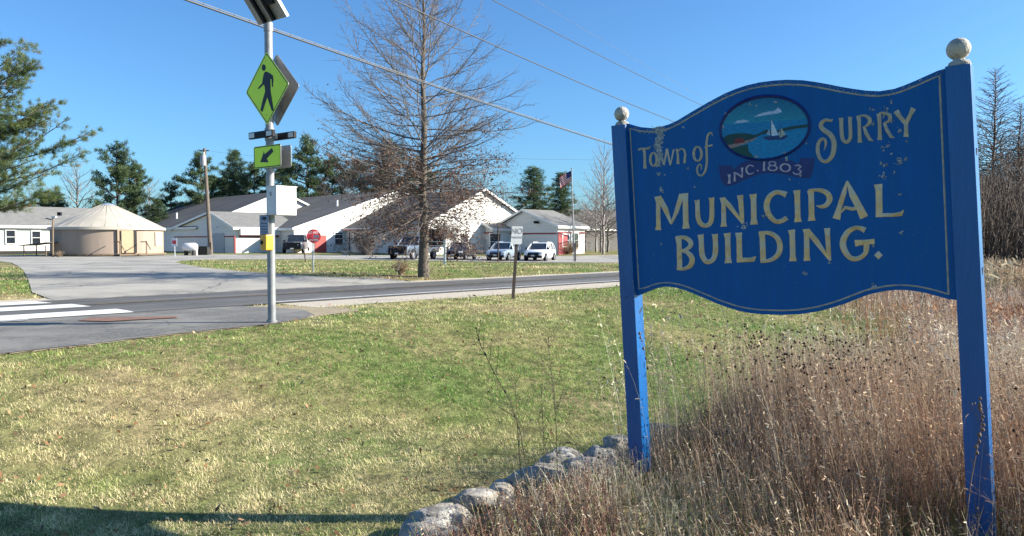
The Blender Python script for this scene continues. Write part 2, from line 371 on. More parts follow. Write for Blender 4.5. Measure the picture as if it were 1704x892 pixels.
EDGE = edge[:60] + [(path[5][0], path[5][1]), (path[6][0] + .15, path[6][1] + .1), (path[6][0] + .55, path[6][1] + .75), (path[7][0] + .9, path[7][1] + .5)] + [rp(pa + .3, -.4), rp(-22, -.4), rp(-22, rs(*path[0]))]
sheet('sandy_path_edge', EDGE, M['dirt'], .010, .5)
# driveway and parking lot, light worn asphalt
corner_px = [(53, 487), (48, 470), (40, 452), (34, 446), (20, 438), (-20, 433)]
cl = [tuple(at(*p)[:2]) for p in corner_px]
med_px = [(640, 463.5), (560, 462), (470, 457.5), (400, 452), (340, 446), (305, 440), (292, 437), (300, 434.5), (340, 432.5)]
md = [tuple(at(*p)[:2]) for p in med_px]
lot_px = [(340, 432.5), (500, 431.5), (640, 433), (740, 434.5), (860, 436.5), (1018, 437.5), (1200, 437.5)]
lt = [tuple(at(*p)[:2]) for p in lot_px]
drive_poly = [rp(ra(*cl[0]), 6.9)] + cl + [(-75, cl[-1][1] + 2), (-75, 66.5), (-40, 66), (-20, 72), (0, 72), (14, 75), (36, 92), (40, 60)] + list(reversed(lt))[:-1] + list(reversed(md)) + [rp(ra(*md[0]), 6.9)]
sheet('driveway_and_parking_lot', drive_poly, M['old_asphalt'], .020, 1.6)
# markings
sheet('near_edge_line', strip(-11.6, 110, -.07, .07, n=200, w0=.12, w1=.12), M['roadpaint'], .030, .5)
sheet('far_edge_line', strip(-22, 0, 6.15, 6.27, n=100), M['wornpaint'], .030, .5)
sheet('near_centre_line', strip(-60, 120, 3.15, 3.26, n=200), M['yellowpaint'], .030, .5)
sheet('far_centre_line', strip(-60, 120, 3.42, 3.53, n=200), M['yellowpaint'], .030, .5)
# crosswalk bars (parallel to the road); each is flat print on the road
cw = [((193, 516.5), (223, 522.2)), ((119, 508), (152, 512.3)), ((58, 503), (87, 506.3))]
for (t_, b_) in cw:
    A = at(*t_); B = at(*b_); sa, sb = rs(A.x, A.y), rs(B.x, B.y)
    o = sheet('crosswalk_bar', [rp(ra(A.x, A.y), sa), rp(ra(B.x, B.y), sb), rp(ra(B.x, B.y) - 3.4, sb), rp(ra(A.x, A.y) - 3.4, sa)], M['roadpaint'], .031, .4)
s_last = rs(at(58, 503).x, at(58, 503).y)
for k in range(3):
    s0 = s_last + .75 + .95 * k
    if s0 < 6.2: sheet('worn_crosswalk_bar', strip(-20.6 + k * .3, -17.3 + k * .35, s0, s0 + .4, n=8), M['wornpaint'], .031, .4)
# tactile plate
pad = [at(130, 536.5), at(150, 532), at(292, 529), at(298, 531.5), at(230, 535), at(180, 538)]
o = sheet('red_tactile_strip', [tuple(p[:2]) for p in pad], M['redpad'], .032, .3)
o = sheet('worn_kerb_paint', [tuple(at(*p)[:2]) for p in [(-20, 535), (45, 533.8), (50, 536.2), (-20, 540)]], M['wornpaint'], .030, .3)
HARD = [road_poly, path_poly, drive_poly]
def is_lawn(x, y):
    s = rs(x, y)
    if -.3 < s < 7.1 : return False
    if -1.5 < s < 0 and ra(x, y) > -11.5: return False
    return not inside((x, y), path_poly) and not inside((x, y), drive_poly) and not (x > -5.5 and inside((x + .1, y + .25), EDGE))

# ------------------------------------------------------------------ municipal sign
SL = Vector((.739, 4.8, 0)); SR = Vector((2.207, 3.6, 0)); E1 = (SR - SL).normalized(); EN = Vector((E1.y, -E1.x, 0)).normalized()   # EN faces the viewer
if EN.y > 0: EN = -EN
UPZ = Vector((0, 0, 1))
base_c = (SL + SR) / 2
sign = thing('town_sign', (base_c.x, base_c.y, h(base_c.x, base_c.y)), 'big blue carved wooden town sign with gold letters between two blue posts', 'sign')
def post(px_tl, px_tr, py_t, px_bl, px_br, py_b, plane_pt, m, wdt):
    tl = on_plane(px_tl, py_t, plane_pt, EN); tr = on_plane(px_tr, py_t, plane_pt, EN); bl = on_plane(px_bl, py_b, plane_pt, EN); br = on_plane(px_br, py_b, plane_pt, EN)
    ct = (tl + tr) / 2; cb = (bl + br) / 2; d = (ct - cb).normalized()
    gz = h(cb.x, cb.y) - .5; cb = cb + d * ((gz - cb.z) / d.z)
    e = E1; mb = MB(); c = (ct + cb) / 2 - EN * wdt / 2
    b = bmesh.new()
    poly = [cb - e * wdt / 2, cb + e * wdt / 2, cb + e * wdt / 2 - EN * wdt, cb - e * wdt / 2 - EN * wdt]
    n = 14; off = (ct - cb)
    for k in range(n):
        mb.prism([p + off * k / n for p in poly], off / n) if False else None
    mb.prism(poly, off)
    o = mb.build('post', m, sign, bevel=.004)
    return ct - EN * wdt / 2, d
lt_c, ld = post(1017, 1040, 208, 1047.5, 1070, 776, SL, M['bluepost'], .105)
rt_c, rd = post(1572, 1615, 108, 1610.5, 1654, 892, SR, M['bluepost'], .108)
def finial(c, d, r):
    prof = [(0.0, 0), (r * .95, 0), (r * .95, r * .18), (r * .82, r * .45), (r * .5, r * .62), (r * .42, r * .75)]
    for k in range(13):
        an = -math.pi / 2 * .78 + (math.pi / 2 + math.pi / 2 * .78) * k / 12; prof.append((r * math.cos(an), r * 1.62 + r * math.sin(an)))
    MB().lathe(c, prof, 28, d).build('finial', M['finial'], sign, smooth=True)
finial(lt_c, ld, .048); finial(rt_c, rd, .054)
BP = SL - EN * .030                                        # front plane of the board
def bpt(px, py, up=0.0): p = on_plane(px, py, BP, EN); return p + EN * up
def z1(x, y): return 1000 + x / 3.303, 30 + y / 3.303
def z2(x, y): return 1300 + x / 3.304, 30 + y / 3.304
top_px = [(1043, 205), (1054, 208.5), (1066.6, 211.6), (1084, 213), (1100, 211), (1114, 206.5), (1127, 200.5), (1151, 186), (1178.6, 170), (1206, 155.5), (1224, 148), (1242, 142), (1264, 137), (1287.6, 134), (1310, 132.6), (1336, 133.5), (1358, 136.5), (1375.7, 139.6), (1400, 144.5), (1421, 148), (1442, 150.8), (1463.4, 151.7), (1487.6, 148), (1506, 141.5), (1524, 134), (1545, 124.5), (1560, 117.8), (1573, 114)]
bot_px = [(1594, 499.5), (1578.5, 498), (1565, 494.3), (1548, 489.5), (1530, 485.5), (1512, 483), (1493, 482.4), (1475.5, 484), (1445, 490), (1425, 497.5), (1406, 505), (1383, 512.5), (1360.5, 518.5), (1330, 523), (1302.8, 524.2), (1266.4, 523), (1248, 520.8), (1230, 517.5), (1212, 512), (1193.8, 505.5), (1175, 497.3), (1157.4, 490), (1142, 483.8), (1127, 479.3), (1115, 477.3), (1103, 477), (1089, 480), (1075.7, 485.3), (1056, 493)]
outline = [bpt(*p) for p in top_px + bot_px]
board = MB().prism(outline, -EN * .045).build('board', M['blue'], sign)
# rounded rim lip round the board
rim = MB(); cl_ = outline + [outline[0]]
def inset(pts, d):
    c = sum(pts, Vector()) / len(pts); out = []
    n = len(pts)
    for i in range(n):
        t = (pts[(i + 1) % n] - pts[i - 1]).normalized(); nn = t.cross(EN)
        if nn.dot(c - pts[i]) < 0: nn = -nn
        out.append(pts[i] + nn * d)
    return out
def ribbon(A, B, up, name, m, close=True):
    mb = MB(); n = len(A)
    for i in range(n if close else n - 1):
        j = (i + 1) % n; mid_i = (A[i] + B[i]) / 2 + EN * up; mid_j = (A[j] + B[j]) / 2 + EN * up
        a, b_, c, d = A[i] + EN * .0008, A[j] + EN * .0008, B[j] + EN * .0008, B[i] + EN * .0008
        mb.face([a, b_, mid_j, mid_i]); mb.face([mid_i, mid_j, c, d])
    return mb.build(name, m, board)
# border: densify, offset from the top/bottom curves and run straight down the sides
def dens(px, n=4):
    out = []
    for i in range(len(px) - 1):
        for k in range(n): t = k / n; out.append((px[i][0] * (1 - t) + px[i + 1][0] * t, px[i][1] * (1 - t) + px[i + 1][1] * t))
    return out + [px[-1]]
def border_path(off):
    tp = [bpt(*p) for p in top_px[1:-1]]; bt = [bpt(*p) for p in bot_px[1:-1]]
    a = inset(tp, 0); c = (tp[len(tp) // 2] + bt[len(bt) // 2]) / 2
    def ins(pts, d):
        o = []
        for i in range(len(pts)):
            t = (pts[min(i + 1, len(pts) - 1)] - pts[max(i - 1, 0)]).normalized(); nn = t.cross(EN).normalized()
            if nn.dot(c - pts[i]) < 0: nn = -nn
            o.append(pts[i] + nn * d)
        return o
    L0 = bpt(1048.2, 215); L1 = bpt(1063, 481); R0 = bpt(1564, 124); R1 = bpt(1579, 490)
    k = off - .024
    ti = ins(tp, off); bi = ins(bt, off)
    lf = L0 + E1 * k; rf = R0 - E1 * k
    ti = [p for p in ti if (p - lf).dot(E1) > .008 and (p - rf).dot(E1) < -.008]
    bi = [p for p in bi if (p - (L1 + E1 * k)).dot(E1) > .008 and (p - (R1 - E1 * k)).dot(E1) < -.008]
    zl = ti[0].z + .004; zr = ti[-1].z + .012
    tl = Vector((lf.x, lf.y, zl)); tr = Vector((rf.x, rf.y, zr)); b1 = R1 - E1 * k; b1.z = bi[0].z - .008; b0 = L1 + E1 * k; b0.z = bi[-1].z - .008
    return tl, ti, tr, b1, bi, b0
o1 = border_path(.021); o2 = border_path(.0295)
def seg_rib(A, B, nm='border_line'): ribbon(A, B, .0025, nm, M['trimgold'], close=False)
def resample(pts, n):
    d = [0]
    for i in range(1, len(pts)): d.append(d[-1] + (pts[i] - pts[i - 1]).length)
    out = []; j = 0
    for k in range(n):
        t = d[-1] * k / (n - 1)
        while j < len(d) - 2 and d[j + 1] < t: j += 1
        u = (t - d[j]) / max(1e-9, d[j + 1] - d[j]); out.append(pts[j].lerp(pts[j + 1], u))
    return out
seg_rib(resample([o1[0]] + o1[1] + [o1[2]], 70), resample([o2[0]] + o2[1] + [o2[2]], 70))
seg_rib(resample([o1[3]] + o1[4] + [o1[5]], 70), resample([o2[3]] + o2[4] + [o2[5]], 70))
seg_rib(resample([o1[2], o1[3]], 12), resample([o2[2], o2[3]], 12)); seg_rib(resample([o1[5], o1[0]], 12), resample([o2[5], o2[0]], 12))

def smooth_stroke(st):
    if len(st) < 4: return st
    out = []
    for i in range(len(st) - 1):
        p0 = st[max(i - 1, 0)]; p1 = st[i]; p2 = st[i + 1]; p3 = st[min(i + 2, len(st) - 1)]
        for k in range(4):
            t = k / 4; out.append(tuple(.5 * ((2 * b) + (-a + c) * t + (2 * a - 5 * b + 4 * c - d) * t * t + (-a + 3 * b - 3 * c + d) * t ** 3) for a, b, c, d in zip(p0, p1, p2, p3)))
    return out + [st[-1]]
def letter(strokes, reg, m, relief=.006, gain=1.8, closed=None, name='letter'):
    ox, oy, sc = reg; mb = MB(); lift = .0012
    for si, st in enumerate(strokes):
        if st[0] == 'ell':
            _, cx, cy, rx, ry, w_, tilt = st; n = 32; pts = []
            for k in range(n + 1):
                an = 2 * math.pi * k / n; a, b_ = rx * math.cos(an), ry * math.sin(an)
                wv = w_ * (.72 + .5 * abs(math.cos(an))); pts.append((cx + a * math.cos(tilt) - b_ * math.sin(tilt), cy + a * math.sin(tilt) + b_ * math.cos(tilt), wv))
        elif st[0] == 'dia':
            _, cx, cy, r = st; c = bpt(ox + cx / sc, oy + cy / sc, relief); q = [bpt(ox + (cx + a) / sc, oy + (cy + b_) / sc, lift) for a, b_ in ((-r, 0), (0, -r), (r, 0), (0, r))]
            for i in range(4): mb.face([q[i], q[(i + 1) % 4], c])
            continue
        else: pts = smooth_stroke(st) if len(st) > 4 else st
        lf, rt, md_ = [], [], []
        for i, (x, y, wv) in enumerate(pts):
            x0, y0 = pts[max(i - 1, 0)][:2]; x1, y1 = pts[min(i + 1, len(pts) - 1)][:2]
            if st[0] == 'ell' and i in (0, len(pts) - 1): x0, y0 = pts[-2][:2]; x1, y1 = pts[1][:2]
            dx, dy = x1 - x0, y1 - y0; l = math.hypot(dx, dy) or 1; nx_, ny_ = -dy / l * wv / 2, dx / l * wv / 2
            o_ = lift + si * .0003
            lf.append(bpt(ox + (x + nx_) / sc, oy + (y + ny_) / sc, o_)); rt.append(bpt(ox + (x - nx_) / sc, oy + (y - ny_) / sc, o_))
            e_ = i in (0, len(pts) - 1) and st[0] != 'ell'
            md_.append(bpt(ox + x / sc, oy + y / sc, o_ if e_ else o_ + relief * gain * min(1, wv / 40)))
        for i in range(len(pts) - 1):
            mb.face([lf[i], lf[i + 1], md_[i + 1], md_[i]]); mb.face([md_[i], md_[i + 1], rt[i + 1], rt[i]])
    return mb.build(name, m, board)
r1 = (1050, 210, 8.92); r2 = (1340, 160, 6.86); r3 = (1080, 300, 5.573); r4 = (1290, 290, 5.573); r5 = (1190, 250, 10.02)
G_, PG = M['gold'], M['palegold']
for strokes in (
    [[(108, 352, 34), (150, 335, 26), (265, 328, 30), (294, 298, 8)], [(190, 325, 46), (203, 400, 42), (208, 560, 42), (210, 628, 52)]],
    [('ell', 335, 492, 48, 98, 32, 0)],
    [[(425, 395, 30), (492, 575, 24)], [(492, 580, 18), (535, 335, 34)], [(535, 335, 34), (586, 578, 26)], [(586, 580, 18), (637, 345, 26)]],
    [[(680, 335, 32), (698, 440, 34), (700, 562, 42)], [(700, 372, 20), (745, 337, 24), (788, 352, 30), (806, 420, 36), (800, 480, 36), (795, 550, 38)]],
    [('ell', 990, 410, 58, 105, 34, 0)],
    [[(1210, 150, 8), (1195, 100, 24), (1150, 120, 30), (1128, 200, 34), (1122, 300, 36), (1125, 420, 36), (1125, 560, 34), (1095, 680, 34), (1040, 733, 28), (992, 700, 30), (985, 620, 30), (1018, 565, 24), (1045, 590, 22), (1042, 655, 6)], [(1090, 315, 14), (1150, 295, 24), (1212, 280, 28)]]):
    letter(strokes, r1, PG, .005)
for strokes in (
    [[(318, 262, 10), (290, 278, 30), (240, 270, 34), (195, 295, 44), (178, 340, 50), (215, 388, 54), (280, 432, 58), (322, 500, 58), (330, 570, 58), (315, 660, 54), (270, 728, 46), (215, 745, 40), (165, 700, 44), (143, 620, 44), (150, 540, 42), (190, 490, 36), (226, 500, 34), (235, 550, 26), (212, 625, 4)]],
    [[(410, 248, 58), (412, 290, 46), (418, 440, 46), (440, 508, 44), (480, 522, 40), (512, 480, 44), (517, 400, 44), (512, 280, 42), (514, 235, 52)]],
    [[(606, 225, 50), (616, 300, 42), (622, 480, 42), (625, 530, 54)], [(600, 228, 16), (680, 222, 30), (735, 260, 46), (730, 305, 42), (695, 342, 26), (662, 352, 12)], [(668, 345, 30), (700, 430, 44), (740, 495, 40), (778, 512, 10)]],
    [[(838, 200, 50), (848, 290, 42), (852, 450, 44), (850, 500, 56)], [(840, 198, 18), (910, 192, 30), (968, 225, 42), (958, 280, 36), (895, 310, 14)], [(903, 310, 36), (935, 390, 44), (980, 462, 40), (1018, 475, 10)]],
    [[(1038, 165, 60), (1078, 230, 50), (1148, 312, 50)], [(1236, 138, 64), (1200, 210, 44), (1152, 310, 48)], [(1150, 300, 50), (1153, 400, 46), (1152, 465, 64)]]):
    letter(strokes, r2, PG, .006)
for reg, strokes in (
    (r3, [[(76, 150, 54), (85, 200, 40), (88, 420, 42), (86, 462, 56)], [(92, 152, 44), (150, 260, 50), (207, 402, 22)], [(207, 408, 14), (252, 300, 40), (305, 130, 48)], [(334, 120, 64), (338, 180, 50), (343, 400, 52), (346, 448, 72)]]),
    (r3, [[(445, 183, 52), (450, 225, 42), (455, 340, 44), (480, 402, 44), (525, 420, 40), (565, 400, 44), (583, 340, 46), (583, 205, 44), (580, 160, 54)]]),
    (r3, [[(682, 160, 54), (692, 220, 42), (694, 390, 44), (694, 430, 60)], [(690, 170, 34), (745, 235, 46), (872, 398, 22)], [(845, 138, 60), (851, 180, 48), (860, 300, 44), (870, 400, 26)]]),
    (r3, [[(965, 128, 70), (970, 180, 52), (973, 360, 52), (975, 410, 74)]]),
    (r4, [[(104, 190, 56), (60, 172, 44), (5, 168, 42), (-45, 200, 48), (-76, 260, 54), (-76, 325, 54), (-45, 392, 48), (10, 438, 42), (65, 430, 44), (110, 402, 44)]]),
    (r4, [[(200, 148, 68), (205, 200, 52), (210, 400, 52), (212, 443, 72)]]),
    (r4, [[(328, 150, 64), (334, 200, 52), (338, 390, 54), (340, 432, 74)], [(310, 147, 18), (410, 147, 36), (478, 172, 50), (506, 225, 54), (480, 280, 46), (430, 300, 34), (382, 292, 8)]]),
    (r4, [[(668, 62, 14), (640, 165, 46), (592, 320, 48), (568, 415, 74)], [(668, 62, 14), (718, 190, 64), (788, 320, 68), (826, 402, 80)], [(612, 355, 12), (650, 308, 34), (715, 322, 36), (790, 305, 26)]]),
    (r4, [[(955, 93, 80), (962, 150, 62), (965, 330, 62), (963, 398, 62)], [(945, 380, 36), (1100, 377, 34), (1168, 368, 42), (1192, 332, 8)]]),
    (r3, [[(272, 520, 60), (280, 600, 46), (285, 780, 48), (285, 832, 54)], [(255, 528, 22), (335, 532, 38), (386, 572, 46), (380, 615, 40), (335, 645, 28), (296, 650, 18)], [(296, 655, 18), (355, 668, 38), (400, 722, 50), (385, 788, 46), (330, 820, 30), (275, 824, 24)]]),
    (r3, [[(478, 502, 60), (485, 560, 48), (492, 680, 50), (520, 742, 48), (558, 756, 44), (600, 725, 46), (618, 650, 50), (615, 545, 48), (612, 498, 60)]]),
    (r3, [[(725, 490, 66), (730, 540, 50), (735, 720, 50), (737, 768, 72)]]),
    (r3, [[(832, 486, 66), (836, 540, 50), (840, 700, 52), (842, 760, 56)], [(820, 742, 44), (920, 738, 40), (968, 733, 44), (992, 708, 12)]]),
    (r3, [[(1045, 480, 60), (1052, 540, 52), (1058, 700, 52), (1062, 762, 56)], [(1020, 484, 20), (1120, 490, 40), (1190, 535, 48), (1216, 612, 52), (1195, 690, 48), (1130, 738, 38), (1035, 756, 26)]]),
    (r4, [[(152, 515, 68), (158, 560, 52), (164, 760, 52), (165, 806, 72)]]),
    (r4, [[(288, 508, 66), (292, 560, 50), (294, 760, 52), (296, 803, 66)], [(300, 520, 44), (385, 625, 52), (508, 795, 22)], [(482, 500, 58), (486, 560, 46), (495, 700, 44), (510, 800, 22)]]),
    (r4, [[(835, 520, 54), (790, 500, 42), (740, 498, 40), (670, 540, 52), (628, 630, 60), (650, 718, 56), (705, 778, 46), (770, 780, 44), (830, 740, 42), (846, 690, 52), (846, 625, 54)], [(740, 640, 62), (830, 630, 44), (922, 622, 48)]]),
    (r4, [('dia', 958, 750, 40)])):
    letter(strokes, reg, G_, .0065)
for strokes in (
    [[(235, 402, 52), (240, 470, 30), (238, 556, 52)]], [[(325, 368, 38), (328, 440, 26), (325, 520, 38)], [(320, 372, 24), (390, 402, 32), (455, 455, 18)], [(452, 290, 44), (452, 370, 26), (455, 452, 18)]],
    [[(640, 268, 26), (580, 250, 20), (530, 290, 28), (523, 345, 30), (565, 398, 26), (648, 375, 12)]], [('dia', 712, 342, 16)],
    [[(825, 185, 16), (816, 215, 34), (816, 290, 32), (820, 344, 48)]], [('ell', 955, 222, 55, 32, 20, 0), ('ell', 962, 297, 70, 42, 24, 0)], [('ell', 1172, 292, 80, 62, 28, .1)],
    [[(1325, 262, 14), (1385, 248, 24), (1428, 278, 28), (1385, 318, 18), (1430, 350, 28), (1405, 393, 24), (1340, 400, 24), (1296, 362, 18)]]):
    letter(strokes, r5, M['pinkletter'], .002)
# move the banner under its letters (it sits flush, a thin plaque)
ban = [(60, 250), (290, 255), (300, 325), (400, 240), (500, 185), (700, 150), (850, 140), (1000, 140), (1150, 140), (1270, 170), (1395, 230), (1420, 130), (1660, 130), (1640, 330), (1590, 470), (1400, 460), (1300, 440), (1200, 410), (1050, 390), (900, 385), (800, 390), (700, 410), (550, 470), (400, 540), (250, 600), (150, 590), (90, 480)]
MB().prism([bpt(1190 + x / 10.02, 250 + y / 10.02, -.004) for x, y in ban], EN * .0046).build('banner', M['darkblue'], board)
def o5(x, y): return 1180 + x / 5.247, 150 + y / 5.247
def ell(cx, cy, rx, ry, tilt, n=64): return [(cx + rx * math.cos(2 * math.pi * k / n) * math.cos(tilt) - ry * math.sin(2 * math.pi * k / n) * math.sin(tilt), cy + rx * math.cos(2 * math.pi * k / n) * math.sin(tilt) + ry * math.sin(2 * math.pi * k / n) * math.cos(tilt)) for k in range(n)]
TL = -.13
mb = MB(); A = ell(489, 328, 404, 290, TL); B = ell(489, 332, 378, 262, TL)
Ap = [bpt(*o5(*p), 0) for p in A]; Bp = [bpt(*o5(*p), 0) for p in B]
for i in range(64):
    j = (i + 1) % 64; m1 = (Ap[i] + Bp[i]) / 2 + EN * .010; m2 = (Ap[j] + Bp[j]) / 2 + EN * .010
    mb.face([Ap[i], Ap[j], m2, m1]); mb.face([m1, m2, Bp[j], Bp[i]])
mb.build('oval_frame', M['darkblue'], board, smooth=True)
PP = [([(110, 300), (885, 250), (885, 640), (110, 640)], (.006, .20, .42)),
      ([(330, 450), (500, 405), (885, 340), (885, 640), (380, 640)], (.006, .22, .45)),
      ([(105, 430), (160, 392), (230, 378), (330, 378), (400, 392), (440, 376), (500, 345), (560, 352), (600, 350), (650, 333), (720, 316), (885, 292), (885, 322), (760, 337), (640, 362), (470, 385), (380, 425), (330, 445), (105, 500)], (.012, .06, .06)),
      ([(140, 488), (330, 440), (425, 412), (400, 432), (330, 462), (175, 520)], (.28, .2, .17)),
      ([(160, 516), (260, 492), (340, 470), (345, 530), (420, 610), (300, 640), (160, 560)], (.008, .075, .065)),
      ([(218, 440), (250, 418), (300, 420), (312, 455), (225, 470)], (.16, .03, .035)),
      ([(475, 405), (690, 395), (682, 418), (640, 432), (520, 438), (480, 425)], (.02, .05, .16)),
      ([(541, 252), (545, 400), (606, 390)], (.55, .66, .72)), ([(528, 340), (500, 385), (534, 395)], (.3, .42, .5)),
      ([(632, 332), (603, 388), (625, 415), (670, 384)], (.36, .4, .34)), ([(538, 250), (542, 250), (546, 402), (541, 402)], (.04, .05, .1)), ([(621, 255), (623, 255), (626, 400), (621, 400)], (.04, .05, .1)),
      ([(388, 236), (440, 208), (510, 188), (570, 182), (600, 152), (625, 170), (638, 190), (600, 203), (450, 226)], (.42, .52, .68)),
      ([(213, 292), (250, 266), (300, 258), (358, 270), (300, 284)], (.38, .5, .66)), ([(565, 96), (595, 96), (592, 112), (568, 110)], (.4, .5, .6))]
gx = np.linspace(100, 880, 190); gy = np.linspace(55, 612, 140); pv = []; pc = []; idx = {}
Bin = ell(489, 332, 380, 264, TL)
for j, y in enumerate(gy):
    for i, x in enumerate(gx):
        if inside((x, y), Bin):
            c = np.array((.005, .12, .26)) * (1 - (y - 60) / 340) + np.array((.03, .33, .44)) * ((y - 60) / 340)
            for poly, cc in PP:
                if inside((x, y), poly): c = np.array(cc)
            c = c * (.92 + .3 * noise.noise(Vector((x * .03, y * .09, 0))))
            idx[(i, j)] = len(pv); pv.append(tuple(bpt(*o5(x, y), .0016))); pc.append(np.clip(c, 0, 1))
pf = [(idx[(i, j)], idx[(i + 1, j)], idx[(i + 1, j + 1)], idx[(i, j + 1)]) for (i, j) in idx if (i + 1, j) in idx and (i, j + 1) in idx and (i + 1, j + 1) in idx]
npobj('harbour_picture', pv, pf, M['print'], board, cols=np.array(pc))
# lichen and peeled paint: little crusts standing a millimetre or two proud
mb = MB()
def crust(px, py, r, n=9, hh=.0015):
    ctr = bpt(px, py, hh + .0022); ring = []
    for k in range(n):
        an = 2 * math.pi * k / n; rr = r * random.uniform(.45, 1.25); ring.append(bpt(px + rr * math.cos(an), py + rr * math.sin(an), .0018))
    for k in range(n): mb.face([ring[k], ring[(k + 1) % n], ctr])
def blot(cx, cy, sx, sy, n, r0, r1):
    for _ in range(n): crust(random.gauss(cx, sx), random.gauss(cy, sy), random.uniform(r0, r1), random.randint(6, 10))
blot(1097, 214, 7, 2, 55, .5, 1.8)
for y in range(217, 276, 2): blot(1097 + 2 * math.sin(y * .2), y, 3.0, 1.2, 11, .6, 2.0)
for (x, y, r, n) in ((1097, 289, 2.5, 9), (1106, 291, .8, 3), (1145, 280, 1.4, 4), (1137, 212, 1.2, 4), (1469, 190, 5, 22), (1481, 197, 5, 22), (1492, 190, 3, 8), (1475, 182, 4, 10), (1451, 182, 3, 10), (1483, 169, 2.5, 6), (1498, 217, 3, 10), (1453, 206, 2, 8), (1508, 235, 2, 6), (1477, 240, 3, 8), (1470, 245, 3, 8), (1484, 255, 1.6, 5), (1498, 268, 5, 26), (1507, 264, 2, 8), (1474, 274, 4, 16), (1466, 272, 2, 6), (1470, 293, 3.5, 16), (1488, 287, 2, 6), (1500, 388, 3, 12), (1497, 325, 1.4, 5), (1339, 455, 3, 14), (1101.5, 317, 3.5, 16), (1156, 311, 1.2, 4), (1100, 406, 1.2, 4), (1239, 378, 5, 22), (1270, 361, 3, 10), (1257, 370, 3, 8), (1381, 437, 2, 8), (1454, 408, 2, 6), (1209, 190, 2, 8), (1203, 211, 2, 7), (1248, 173, 1.6, 6), (1259, 176, 1, 4), (1291, 170, 1.5, 6), (1306, 254, 2, 9), (1309, 265, 2, 8), (1259, 261, 2, 8), (1342, 238, 1.2, 4), (1455, 477, 4, 22), (1332, 292, 1.4, 4), (1314, 298, 1, 4)):
    blot(x, y, r * .7, r * .7, int(n * 1.4), .4, 1.7)
for i in range(len(top_px) - 1):                              # crust along the top edge
    (xa, ya), (xb, yb) = top_px[i], top_px[i + 1]
    for _ in range(int((xb - xa) * .9)):
        t = random.random(); k = random.random()
        if noise.noise(Vector((xa * .05, 0, 7))) > -.25 or (1085 < xa < 1215): crust(xa + (xb - xa) * t, ya + (yb - ya) * t + 2 + 8 * k, random.uniform(.3, 1.1))
for _ in range(240):
    x = random.uniform(1065, 1560); crust(x, random.uniform(225, 470), random.uniform(.2, .6), 6)
lo = mb.build('lichen', M['lichen'], board); lo['kind'] = 'stuff'
for a in (.42, 1.0):
    c = rt_c - rd * a + E1 * .0545; MB().box(c, (.004, .02, .035), (E1, EN, UPZ)).build('knot_hole', M['dark'], sign)

# ------------------------------------------------------------------ crossing assembly
pb = at(452.5, 538); ZP = pb.y
def wpt(px, py): return P(px, py, ZP)
cross = thing('crosswalk_signal_post', tuple(pb), 'galvanised crosswalk post with lime walking figure diamond, solar panel and push button', 'crosswalk signal')
ptop = wpt(453, 38); PR = .059
A1 = Vector((.793, -.609, 0)); A2 = Vector((.609, .793, 0))
MB().tube([Vector((pb.x, pb.y, pb.z - .3)), Vector((pb.x, pb.y, ptop.z))], PR, 20).build('pole', M['galv'], cross, smooth=True)
MB().tube([Vector((pb.x, pb.y, ptop.z - .13)), Vector((pb.x, pb.y, ptop.z - .0))], PR + .008, 20).build('pole_collar', M['galv'], cross, smooth=True)
MB().tube([Vector((pb.x, pb.y, pb.z - .02)), Vector((pb.x, pb.y, pb.z + .05))], PR + .02, 20).build('base_collar', M['galv'], cross, smooth=True)
def rsq(c, ax, ay, hw, hh, rad, n=5, rot=0):
    pts = []
    for (sx, sy, a0) in ((1, 1, 0), (-1, 1, 90), (-1, -1, 180), (1, -1, 270)):
        for k in range(n + 1):
            an = R(a0 + 90 * k / n); x = sx * (hw - rad) + rad * math.cos(an); y = sy * (hh - rad) + rad * math.sin(an)
            xr, yr = x * math.cos(rot) - y * math.sin(rot), x * math.sin(rot) + y * math.cos(rot); pts.append(c + ax * xr + ay * yr)
    return pts
pole_at = lambda z: Vector((pb.x, pb.y, z))
dz_ = wpt(444, 147).z; dc = pole_at(dz_) - A2 * (PR + .02)
dc = on_plane(444, 147, dc, A2)
hd = .381 * 1.0
MB().prism(rsq(dc, A1, UPZ, hd, hd, .045, rot=R(45)), A2 * .004).build('warning_sign_panel', [M['signback']], cross); q = MB(); q.face(rsq(dc - A2 * .001, A1, UPZ, hd - .002, hd - .002, .043, rot=R(45))); q.build('lime_face', M['lime'], cross)
bk = MB(); o_ = rsq(dc - A2 * .0015, A1, UPZ, hd - .016, hd - .016, .035, rot=R(45)); i_ = rsq(dc - A2 * .0015, A1, UPZ, hd - .030, hd - .030, .028, rot=R(45))
for i in range(len(o_)): j = (i + 1) % len(o_); bk.face([o_[i], o_[j], i_[j], i_[i]])
# walking figure
def z6(x, y): return on_plane(400 + x / 6.373, 80 + y / 6.373, dc - A2 * .0025, A2)
fig = [[(232, 178), (248, 170), (262, 182), (270, 205), (264, 232), (250, 244), (234, 236), (225, 212)],
       [(262, 250), (284, 250), (322, 274), (318, 330), (320, 430), (322, 466), (262, 466), (258, 410), (245, 380), (238, 320), (250, 266)],
       [(284, 250), (345, 292), (350, 330), (318, 330), (318, 300)], [(350, 330), (345, 415), (334, 412), (330, 330)], [(318, 262), (318, 330), (290, 300)],
       [(238, 320), (250, 375), (245, 390), (195, 436), (184, 428), (232, 370)],
       [(262, 464), (292, 464), (285, 520), (240, 660), (236, 676), (214, 668), (216, 640), (240, 540)], [(288, 464), (322, 464), (350, 640), (352, 664), (335, 668), (328, 650), (284, 520)]]
for i_, p_ in enumerate(fig): bk.face([z6(*q) - A2 * .0003 * i_ for q in p_])
for (x, y) in ((270, 135), (275, 712)): bk.face([z6(x + 4 * math.cos(k), y + 6 * math.sin(k)) for k in (0, 1, 2, 3, 4, 5)])
